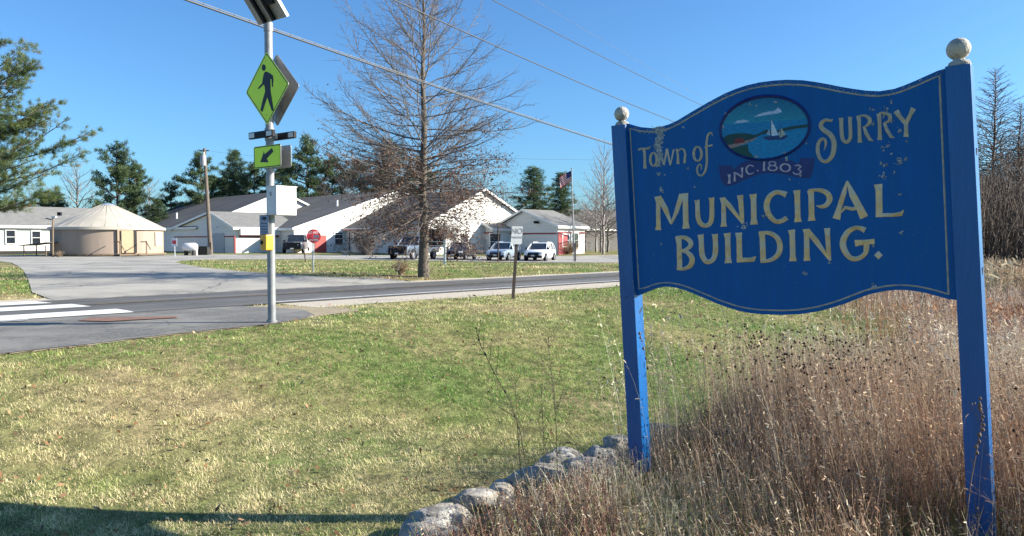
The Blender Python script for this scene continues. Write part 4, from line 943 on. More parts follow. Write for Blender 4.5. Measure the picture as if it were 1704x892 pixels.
# chain link fence
f0 = at(960, 419.5); f1 = P(1120, 418, f0.y + 6); f1.z = h(f1.x, f1.y)
o = thing('chain_link_fence', tuple(f0), 'grey chain link fence beyond the flagpole', 'fence'); n_ = 7; ft = P(960, 404, f0.y).z - f0.z
for k in range(n_ + 1):
    p = f0.lerp(f1, k / n_); MB().tube([p, p + UPZ * ft], .04, 6).build('fence_post', M['chain'], o)
MB().tube([f0 + UPZ * ft, f1 + UPZ * ft], .03, 6).build('top_rail', M['chain'], o)
q = MB(); Ls = (f1 - f0).length; dn = (f1 - f0).normalized(); kk = 0
for k in range(int(Ls / .22) + 6):
    for sgn in (1, -1):
        a = f0 + dn * (k * .22); e = a + dn * sgn * ft + UPZ * ft
        if sgn < 0: a = a
        if 0 <= (e - f0).dot(dn) <= Ls: q.tube([a + UPZ * .03, e], .006, 3, cap=False)
mesh_ = q.build('chain_mesh', M['chain'], o); mesh_['kind'] = 'stuff'

# ------------------------------------------------------------------ vehicles
def vehicle(name, label, px, py, H, yaw, kind, pm, depth=None, tail=False):
    b = at(px, py); b = P(px, py, depth or b.y); b.z = h(b.x, b.y)
    L_, W_ = {'suv': (4.5, 1.82), 'pickup': (5.7, 2.0)}[kind]
    tocam = Vector((-b.x, -b.y, 0)).normalized(); fwd = tocam.copy(); fwd.rotate(Matrix.Rotation(-yaw, 3, 'Z')); lat = Vector((-fwd.y, fwd.x, 0))
    o = thing(name, tuple(b), label, 'car' if kind == 'suv' else 'pickup truck', 'vehicles parked on the lot')
    C = b - fwd * L_ / 2; sc = H / (1.65 if kind == 'suv' else 1.9)
    def W(x, y, z): return C + fwd * (x * L_ / 2) + lat * (y * W_ / 2) + UPZ * (z * sc) + UPZ * .02
    def loft(secs, name_, m, parent=o, bevel=0, sm=True):
        mb = MB(); k = None
        for s_ in secs:
            pts = [W(s_[0], y, z) for y, z in s_[1]]
            if k: 
                n = len(pts)
                for i in range(n): j = (i + 1) % n; mb.face([k[i], k[j], pts[j], pts[i]])
            else: mb.face(pts)
            k = pts
        mb.face(k); return mb.build(name_, m, parent, smooth=sm)
    def sec(hw, zl, zb, r=.1): return [(-hw * .9, zl), (-hw, zl + .14), (-hw, zb - .2), (-hw * .97, zb - .06), (-hw * .86, zb), (hw * .86, zb), (hw * .97, zb - .06), (hw, zb - .2), (hw, zl + .14), (hw * .9, zl)]
    if kind == 'suv':
        body = loft([(-1, sec(.88, .4, .95)), (-.96, sec(.95, .3, 1.0)), (-.5, sec(1, .25, 1.02)), (.2, sec(1, .25, 1.0)), (.55, sec(1, .25, 1.0)), (.86, sec(.96, .28, .9)), (.97, sec(.9, .3, .82)), (1, sec(.82, .38, .68))], 'body', pm)
        def c(hw, zl, zt, k=.8): return [(-hw, zl), (-hw * k, zt - .04), (-hw * (k - .07), zt), (hw * (k - .07), zt), (hw * k, zt - .04), (hw, zl)]
        loft([(-.94, c(.9, .98, 1.02)), (-.8, c(.92, .98, 1.48)), (-.2, c(.93, .98, 1.54)), (.12, c(.93, .98, 1.5)), (.52, c(.92, .98, 1.02))], 'glasshouse', M['glass'], sm=False)
        loft([(-.86, [(-.75, 1.44), (-.7, 1.56), (.7, 1.56), (.75, 1.44)]), (-.5, [(-.78, 1.52), (-.7, 1.6), (.7, 1.6), (.78, 1.52)]), (-.1, [(-.78, 1.53), (-.7, 1.61), (.7, 1.61), (.78, 1.53)]), (.15, [(-.77, 1.48), (-.7, 1.55), (.7, 1.55), (.77, 1.48)])], 'roof', pm)
        pil = MB()
        for y in (-1, 1):
            for (x0, z0, k0, x1, z1, k1) in ((.5, 1.0, .94, .13, 1.52, .78), (-.12, 1.0, .96, -.14, 1.52, .79), (-.55, 1.0, .96, -.6, 1.52, .78), (-.9, 1.0, .93, -.84, 1.48, .76)): pil.tube([W(x0, y * k0, z0), W(x1, y * k1, z1)], .045, 5)
            pil.tube([W(-.7, y * .7, 1.63), W(0, y * .7, 1.65)], .02, 5)
        pil.build('pillar', pm, o)
        wx = (.62, -.6); wr = .34; gr = (-.55, .55, .5, .72)
    else:
        body = loft([(-1, sec(.93, .55, 1.15)), (-.98, sec(.97, .5, 1.18)), (-.2, sec(1, .45, 1.18)), (.0, sec(1, .4, 1.18)), (.4, sec(1, .4, 1.18)), (.9, sec(.98, .4, 1.14)), (.98, sec(.95, .42, 1.1)), (1, sec(.92, .45, 1.0))], 'body', pm)
        def c(hw, zl, zt, k=.82): return [(-hw, zl), (-hw * k, zt - .04), (-hw * (k - .05), zt), (hw * (k - .05), zt), (hw * k, zt - .04), (hw, zl)]
        loft([(-.27, c(.93, 1.15, 1.7)), (-.22, c(.93, 1.15, 1.84)), (.15, c(.93, 1.15, 1.84)), (.42, c(.93, 1.15, 1.2))], 'cab_glass', M['glass'], sm=False)
        loft([(-.27, [(-.78, 1.78), (-.72, 1.88), (.72, 1.88), (.78, 1.78)]), (.18, [(-.78, 1.78), (-.72, 1.87), (.72, 1.87), (.78, 1.78)])], 'roof', pm)
        pil = MB()
        for y in (-1, 1):
            for (x0, z0, x1, z1) in ((.42, 1.15, .16, 1.82), (.0, 1.15, -.01, 1.82), (-.26, 1.15, -.25, 1.82)): pil.tube([W(x0, y * .94, z0), W(x1, y * .79, z1)], .05, 5)
        pil.build('pillar', pm, o)
        MB().prism([W(-.97, -.86, 1.19), W(-.97, .86, 1.19), W(-.3, .86, 1.19), W(-.3, -.86, 1.19)], UPZ * .01).build('bed_cover', M['black'], o)
        wx = (.66, -.58); wr = .42; gr = (-.86, .86, .55, 1.08)
    fx = 1.004
    MB().prism([W(.985, gr[0], gr[2]), W(.985, gr[1], gr[2]), W(.985, gr[1] * .95, gr[3]), W(.985, gr[0] * .95, gr[3])], fwd * .07).build('grille', M['black'], o)
    MB().prism([W(.97, -.85, .28 if kind == 'suv' else .42), W(.97, .85, .28 if kind == 'suv' else .42), W(.97, .85, .48 if kind == 'suv' else .6), W(.97, -.85, .48 if kind == 'suv' else .6)], fwd * .12).build('bumper', M['black'], o)
    MB().prism([W(1.03, -.16, .42), W(1.03, .16, .42), W(1.03, .16, .55), W(1.03, -.16, .55)], fwd * .02).build('number_plate', M['plate'], o)
    zl = .68 if kind == 'suv' else .85
    for y in (-1, 1):
        MB().prism([W(.93, y * .93, zl + .12), W(.99, y * .58, zl + .1), W(.99, y * .58, zl - .06), W(.95, y * .93, zl - .04)], fwd * .06).build('headlight', M['headlight'], o)
        MB().box(W(.42, y * 1.06, 1.08 if kind == 'suv' else 1.25), (.1, .2, .16), (fwd, lat, UPZ)).build('wing_mirror', M['black'], o, bevel=.02)
        if kind == 'pickup' or tail: MB().prism([W(-1.0, y * .9, .8), W(-1, y * 1.0, .8), W(-.97, y * 1.01, 1.1), W(-1.0, y * .9, 1.1)], -fwd * .03).build('taillight', M['taillight'], o)
        for x in wx:
            cc_ = W(x, y * .93, 0); cc_.z = b.z + wr; 
            MB().lathe(cc_ - lat * y * .02, [(wr * 1.17, 0), (wr * 1.17, .09 * 1), (0, .095)], 20, lat * y).build('wheel_arch', M['black'], o)
            tw = MB().lathe(cc_ - lat * y * .12, [(wr * .6, 0), (wr, .02), (wr, .22), (wr * .93, .25), (wr * .62, .25)], 24, lat * y).build('wheel', M['tyre'], o, smooth=True)
            MB().lathe(cc_ - lat * y * .12, [(wr * .63, .25), (wr * .6, .2), (wr * .2, .22), (0, .23)], 12, lat * y).build('rim', M['rim'], tw)
    return o
vehicle('parked_pickup', 'dark grey pickup parked nose out by the garage door', 486, 424.5, 1.93, R(10), 'pickup', M['p_pick'], 75)
vehicle('parked_pickup', 'silver pickup with black grille parked left of the oak trunk', 661, 432.5, 2.0, R(31), 'pickup', M['p_silver'], tail=True)
vehicle('parked_car', 'black car parked right of the oak behind the notice board', 753, 433, 1.55, R(18), 'suv', M['p_black'])
vehicle('parked_car', 'silver blue car parked left of the white one', 824, 434.5, 1.62, R(20), 'suv', M['p_blue'])
vehicle('parked_car', 'white car parked rightmost in the row', 887, 435, 1.62, R(16), 'suv', M['p_white'])

# ------------------------------------------------------------------ trees
def segs_mesh(segs, k=3):
    A = np.array([s_[0] for s_ in segs]); B = np.array([s_[1] for s_ in segs]); ra_ = np.array([s_[2] for s_ in segs]); rb = np.array([s_[3] for s_ in segs])
    d = B - A; l = np.linalg.norm(d, axis=1, keepdims=True); d = d / np.maximum(l, 1e-6); ref = np.where(np.abs(d[:, 2:3]) > .9, np.array([[1, 0, 0.]]), np.array([[0, 0, 1.]]))
    u = np.cross(d, ref); u /= np.linalg.norm(u, axis=1, keepdims=True); v = np.cross(d, u); n = len(A); V_ = np.zeros((n, 2 * k, 3)); 
    for i in range(k):
        an = 2 * math.pi * i / k; o_ = u * math.cos(an) + v * math.sin(an); V_[:, i] = A + o_ * ra_[:, None]; V_[:, k + i] = B + o_ * rb[:, None]
    base = np.arange(n)[:, None] * 2 * k; T_ = []
    for i in range(k): j = (i + 1) % k; T_.append(np.concatenate([base + i, base + j, base + k + j, base + k + i], axis=1))
    return V_.reshape(-1, 3), np.concatenate(T_, 0)
rnd = random.Random(3)
def rv(s_=1): return Vector((rnd.gauss(0, s_), rnd.gauss(0, s_), rnd.gauss(0, s_)))
def limb(segs, p, d, ln, r, trop, step, wig=.08, tips=None, r_end=.25):
    """walks one branch; returns its points"""
    pts = [p.copy()]; n = max(2, int(ln / step)); st = ln / n; d = d.normalized()
    for i in range(n):
        d = (d + rv(wig) + Vector((0, 0, trop * (i + 1) / n))).normalized(); q = p + d * st
        f0, f1 = i / n, (i + 1) / n; a, b = r * (1 - f0 * (1 - r_end)), r * (1 - f1 * (1 - r_end)); segs.append((tuple(p), tuple(q), a, b)); p = q; pts.append(p.copy())
    return pts
def side(d, ang):
    a = d.orthogonal().normalized(); a.rotate(Matrix.Rotation(rnd.uniform(0, 6.283), 3, d)); return (d * math.cos(ang) + a * math.sin(ang)).normalized()
def subdivide_limb(segs, pts, r, ln, levels, density, ratio, ang, trop, step, tips, flat=0, rmin=.004):
    if levels == 0: 
        tips.append((pts[-1].copy(), (pts[-1] - pts[0]).normalized())); return
    n = max(2, int(ln * density))
    for k in range(n):
        f = .15 + .85 * (k + rnd.random()) / n; i = min(len(pts) - 2, int(f * (len(pts) - 1))); u = f * (len(pts) - 1) - i
        p = pts[i].lerp(pts[min(i + 1, len(pts) - 1)], max(0, min(1, u))); d = (pts[i + 1] - pts[i]).normalized(); dd = side(d, ang * rnd.uniform(.75, 1.25)); dd.z *= (1 - flat)
        l2 = ln * ratio * (1.05 - f * .75) * rnd.uniform(.6, 1.2); r2 = max(rmin, r * .42 * (1.1 - f * .7))
        q = limb(segs, p, dd, l2, r2, trop, step, .11, r_end=.4); subdivide_limb(segs, q, r2, l2, levels - 1, density * 1.7, ratio, ang, trop, step * .7, tips, flat, rmin)
def trunk_pts(hh, lean=.01, n=16): 
    p = Vector((0, 0, -.2)); out = [p]
    for i in range(n): out.append(Vector((lean * i * .3 + .03 * math.sin(i * 1.3), .03 * math.cos(i * 1.7), hh * (i + 1) / n)))
    return out
# the big pin oak
def make_oak():
    segs = []; tips = []; hh = 12.7; tp = trunk_pts(hh)
    for k in range(172):
        f = k / 109; z = 2.05 + (hh - 2.3) * f ** 1.12 if k < 110 else 2.1 + 2.8 * ((k - 110) / 61); az = k * 2.399 + rnd.uniform(-.4, .4)
        i = min(len(tp) - 2, int(z / hh * 16)); p = Vector((tp[i].x, tp[i].y, z))
        if z < 3.0: el = R(rnd.uniform(-32, -5)); ln = rnd.uniform(2.4, 3.8); tr = -.03
        elif z < 4.2: el = R(rnd.uniform(-12, 18)); ln = rnd.uniform(3.2, 4.6); tr = .0
        elif z < 7.0: el = R(rnd.uniform(5, 30)); ln = rnd.uniform(3.5, 4.7) ; tr = .095
        else: el = R(rnd.uniform(25, 50)); ln = (hh + .7 - z) * rnd.uniform(.6, .8) ; tr = .1
        ln = max(ln, 1.0); r = .007 + .0044 * ln
        if k in (30, 38): ln *= 1.15; r *= 1.3
        d = Vector((math.cos(az) * math.cos(el), math.sin(az) * math.cos(el), math.sin(el)))
        t0 = []; pts = limb(segs, p, d, ln, r, tr, .33, .075); subdivide_limb(segs, pts, r, ln, 2, 6.4 if k < 110 else 5.0, .34, R(40), tr * .8, .18, t0, .25, .0036)
        tips += [(q, dd, z) for q, dd in t0]
    return tp, hh, segs, tips
ob = at(705, 461); oak = thing('bare_oak', tuple(ob), 'tall bare oak with drooping lower branches holding brown leaves, between road and parked cars', 'tree')
tp, hh, segs, tips = make_oak()
o0 = Vector(ob); Mtr = MB().tube([o0 + p for p in tp], [.25, .2] + [.185 * (1 - i / 16.5) ** 1.25 + .010 for i in range(1, 16)], 14); Mtr.v = Mtr.v
MB_ = Mtr.build('trunk', M['bark'], oak, smooth=True)
V_, T_ = segs_mesh(segs, 4); npobj('branches', V_ + np.array(o0), T_, M['twig'], oak)
def leaf_cloud(pts, size, n_per, spread, cols, droop=0):
    """pts: array of centres -> small bent quads (2 triangles)"""
    P_ = np.repeat(np.asarray(pts, dtype=float), n_per, axis=0); n = len(P_); P_ += RNG.normal(0, spread, (n, 3)); P_[:, 2] -= droop * RNG.random(n)
    a = RNG.normal(size=(n, 3)); a /= np.linalg.norm(a, axis=1, keepdims=True); b = RNG.normal(size=(n, 3)); b = np.cross(a, b); b /= np.linalg.norm(b, axis=1, keepdims=True)
    s_ = size * RNG.uniform(.5, 1.3, (n, 1)); V_ = np.stack([P_ - a * s_, P_ + b * s_ * .45, P_ + a * s_, P_ - b * s_ * .45], axis=1).reshape(-1, 3)
    T_ = np.arange(n * 4).reshape(n, 4); c = np.array(cols)[RNG.integers(0, len(cols), n)] * RNG.uniform(.7, 1.25, (n, 1)); return V_, T_, np.repeat(c, 4, axis=0)
lv = [tuple(q) for q, dd, z in tips if (z < 4.3 and rnd.random() < .8) or (z < 5.0 and rnd.random() < .05)]
V_, T_, c_ = leaf_cloud(lv, .05, 2, .12, [(.15, .08, .05), (.11, .065, .045), (.18, .1, .065), (.09, .05, .04), (.2, .13, .09)], .1)
lo = npobj('clinging_leaves', V_ + np.array(o0), T_, M['leafv'], oak, cols=c_); lo['kind'] = 'stuff'

def tree_proto(kind, seed, hh, spread, leaf=True, mat_t='twig'):
    """returns list of (partname, mesh) at origin"""
    global rnd, RNG
    rnd = random.Random(seed); RNG = np.random.default_rng(seed); segs = []; tips = []; parts = []
    if kind == 'bare':
        tp = trunk_pts(hh * .92); r0 = hh * .016; n = 34
        for i in range(16): segs.append((tuple(tp[i]), tuple(tp[i + 1]), r0 * (1 - i / 17), r0 * (1 - (i + 1) / 17)))
        for k in range(n):
            f = k / (n - 1); z = hh * (.22 + .7 * f); az = k * 2.4 + rnd.uniform(-.5, .5); el = R(rnd.uniform(28, 50) + 20 * f); ln = spread * (1.15 - .75 * f) * rnd.uniform(.8, 1.2) * 1.05
            d = Vector((math.cos(az) * math.cos(el), math.sin(az) * math.cos(el), math.sin(el))); r = r0 * .34 * (1.1 - .6 * f); pts = limb(segs, Vector((0, 0, z)), d, ln, r, .09, .4, .1)
            subdivide_limb(segs, pts, r, ln, 2, 3.0, .42, R(38), .07, .3, tips, 0, .009)
        V_, T_ = segs_mesh(segs, 3); parts.append(('branches', npmesh('bare_branches', V_, T_), M[mat_t], False))
    elif kind == 'larch':
        tp = trunk_pts(hh); r0 = hh * .012
        for i in range(16): segs.append((tuple(tp[i]), tuple(tp[i + 1]), r0 * (1 - i / 17), r0 * (1 - (i + 1) / 17)))
        for k in range(260):
            f = k / 259; z = hh * (.08 + .9 * f); az = k * 2.4; ln = spread * (1.05 - f) * rnd.uniform(.6, 1.1) + .25; el = R(rnd.uniform(-10, 25) + 25 * f)
            d = Vector((math.cos(az) * math.cos(el), math.sin(az) * math.cos(el), math.sin(el))); pts = limb(segs, Vector((0, 0, z)), d, ln, .012 + .006 * ln, .05, .3, .08)
            subdivide_limb(segs, pts, .014, ln, 2, 6.0, .30, R(52), .01, .2, tips, .2, .0075)
        V_, T_ = segs_mesh(segs, 3); parts.append(('branches', npmesh('bare_branches', V_, T_), M[mat_t], False))
    else:
        tp = trunk_pts(hh); r0 = hh * .014
        for i in range(16): segs.append((tuple(tp[i]), tuple(tp[i + 1]), r0 * (1 - i / 17) + .01, r0 * (1 - (i + 1) / 17) + .01))
        cen = []; dirs = []
        if kind == 'pine':
            nb = 46; lo_ = .32
            for k in range(nb):
                f = k / (nb - 1); z = hh * (lo_ + (.97 - lo_) * f); z = z + rnd.uniform(-.1, .1) * hh * .1; az = rnd.uniform(0, 6.283); ln = spread * (math.sin(min(1, (1 - f) * 1.25 + .14) * 1.5) ** .8) * rnd.uniform(.5, 1.15); el = R(rnd.uniform(-5, 22) + 30 * f * f)
                d = Vector((math.cos(az) * math.cos(el), math.sin(az) * math.cos(el), math.sin(el))); pts = limb(segs, Vector((0, 0, z)), d, ln, .02 + .018 * ln, .05, .4, .07)
                for q in range(int(ln * 7)):
                    ff_ = rnd.uniform(.35, 1.02); i = min(len(pts) - 2, int(ff_ * (len(pts) - 1))); c = pts[i].lerp(pts[i + 1], rnd.random()) + Vector((rnd.gauss(0, .28), rnd.gauss(0, .28), rnd.gauss(.1, .12))); cen.append(tuple(c)); dirs.append(((d.x) * .5, d.y * .5, .7))
            npn, size = 26, .36
        else:                                                  # spruce
            nb = 130
            for k in range(nb):
                f = k / (nb - 1); z = hh * (.06 + .93 * f); az = k * 2.4 + rnd.uniform(-.4, .4); ln = spread * max(.02, 1.02 - f) ** .72 * rnd.uniform(.7, 1.12) + .15; el = R(rnd.uniform(-18, 5) + 30 * f * f)
                d = Vector((math.cos(az) * math.cos(el), math.sin(az) * math.cos(el), math.sin(el))); pts = limb(segs, Vector((0, 0, z)), d, ln, .015 + .012 * ln, .03, .35, .04)
                for q in range(int(ln * 8) + 2):
                    ff_ = rnd.uniform(.15, 1.02); i = min(len(pts) - 2, int(ff_ * (len(pts) - 1))); c = pts[i].lerp(pts[i + 1], rnd.random()) + Vector((rnd.gauss(0, .16), rnd.gauss(0, .16), rnd.gauss(-.04, .08))); cen.append(tuple(c)); dirs.append((d.x, d.y, .15))
            npn, size = 16, .26
        P_ = np.repeat(np.array(cen), npn, 0); D_ = np.repeat(np.array(dirs), npn, 0); n = len(P_); P_ = P_ + RNG.normal(0, size * .32, (n, 3))
        a = RNG.normal(size=(n, 3)) * .75 + D_; a /= np.linalg.norm(a, axis=1, keepdims=True); b = np.cross(a, RNG.normal(size=(n, 3))); b /= np.linalg.norm(b, axis=1, keepdims=True)
        s_ = size * RNG.uniform(.5, 1.2, (n, 1)); V_ = np.stack([P_ - b * s_ * .10, P_ + b * s_ * .10, P_ + a * s_], axis=1).reshape(-1, 3); T_ = np.arange(n * 3).reshape(n, 3)
        base = np.array([(.075, .12, .05), (.055, .09, .045), (.10, .14, .06), (.05, .07, .04)])
        cl_c = base[RNG.integers(0, 4, len(cen))] * RNG.uniform(.8, 1.25, (len(cen), 1)); c = np.repeat(cl_c, npn, 0) * RNG.uniform(.8, 1.2, (n, 1)); c = np.repeat(c, 3, 0)
        parts.append(('crown', npmesh('needle_crown', V_, T_, c), M['leafv'], True))
        V2_, T2_ = segs_mesh(segs, 4); parts.append(('trunk', npmesh('conifer_trunk', V2_, T2_), M['bark'], False))
    for p_ in parts: p_[1].materials.append(p_[2])
    return parts
PROTO = {}
def place_tree(pname, name, label, px, Y, top, rot, base_z=None, group=None, wid=1.0, cat='tree', base_h=None):
    parts, H0 = PROTO[pname]; p = P(px, 400, Y); x, y = p.x, p.y; z = h(x, y) if base_z is None else base_z
    ztop = P(px, top, Y).z; s_ = (ztop - z) / H0
    t = thing(name, (x, y, z), label, cat, group); t.rotation_euler = (0, 0, rot); t.scale = (s_ * wid, s_ * wid, s_)
    for nm, me, m_, st in parts:
        o_ = bpy.data.objects.new(nm, me); COL.objects.link(o_); o_.parent = t
        if nm == 'crown' or (nm == 'branches'): pass
    return t
PROTO['bare1'] = (tree_proto('bare', 21, 10, 4.2), 10.4); PROTO['bare2'] = (tree_proto('bare', 22, 10, 3.6, mat_t='paletwig'), 10.4); PROTO['bare3'] = (tree_proto('bare', 23, 10, 3.2, mat_t='darktwig'), 10.4)
PROTO['pine1'] = (tree_proto('pine', 31, 12, 3.4), 12.2); PROTO['pine2'] = (tree_proto('pine', 32, 12, 3.0), 12.2); PROTO['pine3'] = (tree_proto('pine', 33, 12, 3.6), 12.2)
PROTO['spruce1'] = (tree_proto('spruce', 41, 10, 2.6), 10); PROTO['spruce2'] = (tree_proto('spruce', 42, 10, 2.2), 10)
PROTO['larch1'] = (tree_proto('larch', 51, 9, 3.1, mat_t='darktwig'), 9); PROTO['larch2'] = (tree_proto('larch', 52, 9, 2.6, mat_t='darktwig'), 9)
TR = [
 ('pine1', 'white_pine', 'tall open white pine just right of the yurt roof', 196, 100, 240, .4, .95), ('pine2', 'white_pine', 'slightly lower white pine leaning beside the tall one right of the yurt', 227, 103, 268, 2.0, .75),
 ('bare2', 'bare_tree', 'pale bare tree with round crown behind the left of the yurt', 130, 105, 268, 0, 1.6), ('bare2', 'bare_tree', 'thin bare tree between the white pines and the dark pine', 250, 110, 295, 1.6, 1.5),
 ('pine3', 'dark_pine', 'dark low pine left of the utility pole group', 285, 108, 305, .9, .95), ('pine1', 'dark_pine', 'dark pine directly behind the utility pole', 336, 105, 256, 2.6, 1.0),
 ('spruce1', 'dark_pine', 'dark pointed pine right of the utility pole', 392, 108, 250, .3, 1.15), ('pine2', 'dark_pine', 'dark pine left of the crosswalk post', 425, 112, 272, 4.1, 1.2),
 ('pine3', 'dark_pine', 'dark pine just behind the crosswalk post', 462, 112, 285, 3.1, 1.2), ('pine1', 'dark_pine', 'tall dark pine immediately right of the arrow plate', 512, 108, 232, 5.0, 1.05),
 ('pine2', 'dark_pine', 'dark pine behind the left branches of the oak', 553, 112, 258, 1.1, 1.2), ('pine3', 'dark_pine', 'dark pine behind the lower left of the oak', 600, 115, 268, 2.2, 1.1),
 ('pine1', 'dark_pine', 'dark pine close to the left side of the oak trunk', 652, 112, 238, 3.6, .95), ('pine2', 'dark_pine', 'dark pine hidden behind the oak trunk', 700, 118, 262, .6, 1.1),
 ('bare1', 'bare_tree', 'brown bare tree behind the right of the oak', 748, 112, 282, .2, 1.0), ('bare1', 'bare_tree', 'brown bare tree left of the two green spruces', 800, 115, 288, 1.9, 1.0), ('bare3', 'bare_tree', 'dark bare tree touching the left of the green spruces', 838, 118, 300, 3.0, .9),
 ('spruce1', 'green_spruce', 'taller green spruce left of the flag', 888, 100, 278, 1.2, 1.6), ('spruce2', 'green_spruce', 'smaller green spruce right behind the flag', 934, 104, 287, 2.2, 1.5),
 ('bare2', 'bare_tree', 'pale bare tree at the left post of the blue sign', 1004, 76, 236, .7, 1.0), ('bare2', 'bare_shrub_tree', 'dense grey bare tree right of the flagpole', 992, 84, 300, 2.7, 1.5), ('bare2', 'bare_shrub_tree', 'low pale bare tree behind the chain link fence', 975, 88, 330, 4.0, 1.6), ('bare1', 'bare_shrub_tree', 'brown bare bush tree between the flagpole and the sign', 1012, 82, 312, 1.2, 1.8), ('bare2', 'bare_shrub_tree', 'spreading grey bush tree just left of the left sign post', 1000, 79, 335, 5.2, 2.2),
 ('bare1', 'bare_tree', 'brown bare tree standing hidden behind the left of the blue sign', 1100, 58, 252, 1.0, 1.0), ('bare1', 'bare_tree', 'brown bare tree hidden behind the middle of the blue sign', 1230, 46, 220, 2.0, 1.0), ('bare3', 'bare_tree', 'dark bare tree hidden behind the right of the blue sign', 1400, 48, 210, 3.0, 1.0),
 ('larch1', 'bare_larch', 'bare pointed larch just right of the right sign post', 1650, 38, 112, .5, 1.25), ('larch2', 'bare_larch', 'lower bare larch at the right edge of the picture', 1694, 36, 168, 2.5, 1.5), ('larch1', 'bare_larch', 'bare larch partly behind the right sign post', 1608, 40, 180, 3.5, 1.1),
 ('bare3', 'bare_tree', 'bushy dark bare tree between the larches and the right post', 1662, 40, 205, .9, 1.2), ('bare1', 'bare_tree', 'brown bare tree at the right edge behind the lower larch', 1700, 41, 215, 2.9, 1.3), ('spruce2', 'dark_pine', 'dark evergreen low behind the larches at the right edge', 1712, 44, 235, 2.9, 1.2),
 ('bare3', 'bare_shrub', 'dark bare thicket tree low at the far right', 1672, 33, 250, .5, 1.2), ('bare3', 'bare_shrub', 'dark bare thicket tree just behind the right post', 1636, 34, 285, 2.5, 1.4), ('bare3', 'bare_shrub', 'dark thicket tree beyond the right edge', 1735, 32, 240, 4.5, 1.3),
 ('pine2', 'young_pine', 'small dark pine behind the left end of the office roof', 82, 100, 322, 3.3, 1.5), ('spruce2', 'young_spruce', 'small dark spruce left of the yurt peak', 96, 102, 318, 1.3, 1.3), ('bare2', 'bare_tree', 'pale thin bare tree above the office roof at far left', 26, 98, 300, 5.0, .9), ('bare1', 'bare_tree', 'thin bare tree between the office roof and the pale round one', 62, 104, 298, 4.1, .8),
 ('spruce2', 'young_spruce', 'dark low spruce behind the right of the yurt', 262, 98, 330, .1, 1.6), ('pine3', 'dark_pine', 'dark pine filling behind the garage roof', 372, 118, 292, 4.4, 1.5),
 ('bare1', 'bare_tree', 'grey brown bare tree behind the hall roof left of the oak', 580, 108, 272, 3.9, 1.0), ('bare3', 'bare_tree', 'dark bare tree behind the hall roof near the tall pine', 540, 106, 285, 5.9, 1.0),
]
GRP = {'white_pine': 'white pines behind the yurt', 'dark_pine': 'dark pines behind the buildings', 'bare_tree': 'bare trees in the background', 'green_spruce': 'green spruces near the flag', 'bare_shrub_tree': 'bare bushy trees by the chain link fence', 'bare_larch': 'bare larches at the right', 'bare_shrub': 'thicket trees at the right'}
for (pn_, nm, lab, px, Y_, top, rot, wid) in TR: place_tree(pn_, nm, lab, px, Y_, top, rot, wid=wid, group=GRP.get(nm))
# more woods far behind, unlabelled individually visible only through gaps
q = 0
k_list = [(x, 150 + (x * 37 % 40)) for x in range(-40, 1010, 42)]
VV, TT, CC, off = [], [], [], 0
pmesh = PROTO['spruce1'][0][0][1]; nvp = len(pmesh.vertices); co = np.empty(nvp * 3, dtype=np.float32); pmesh.vertices.foreach_get('co', co); co = co.reshape(-1, 3)[: (nvp // 3) * 3 // 3 * 3]
sub = np.arange(0, len(co) // 3 // 3)[:, None] * 9 + np.arange(3)[None]; tri = co[sub.reshape(-1)]
for (px, Y_) in k_list:
    p = P(px, 400, Y_); s_ = random.uniform(.75, 1.1) * .95; VV.append(tri * np.array([s_ * 2.0, s_ * 2.0, s_]) + np.array([p.x, p.y, .2])); TT.append(np.arange(len(tri)).reshape(-1, 3) + off); off += len(tri)
    cc_ = np.array([(.035, .055, .03), (.07, .06, .045)][q % 2]) * np.ones((len(tri), 1)); CC.append(cc_); q += 1
fw = npobj('distant_woods', np.concatenate(VV), np.concatenate(TT), M['leafv'], cols=np.concatenate(CC)); tag(fw, 'far dark woods seen through gaps behind the buildings', 'woods', kind='stuff')
# thicket mass at far right
segs = []; rnd = random.Random(77)
for k in range(1500):
    Yk = rnd.uniform(30, 46); px = rnd.uniform(1560, 1800); p = P(px, 400, Yk); z = h(p.x, p.y); hh_ = rnd.uniform(1.5, 4.6)
    pts = limb(segs, Vector((p.x, p.y, z)), Vector((rnd.gauss(0, .12), rnd.gauss(0, .12), 1)), hh_, .03, 0, .6, .05)
    for q in range(7):
        i = rnd.randrange(1, len(pts)); limb(segs, pts[i], side(UPZ, R(45)), rnd.uniform(.5, 1.4), .012, .1, .3, .12)
V_, T_ = segs_mesh(segs, 3); o = npobj('bramble_thicket', V_, T_, M['darktwig']); tag(o, 'dense dark leafless thicket at the right edge below the larches', 'thicket', kind='stuff')

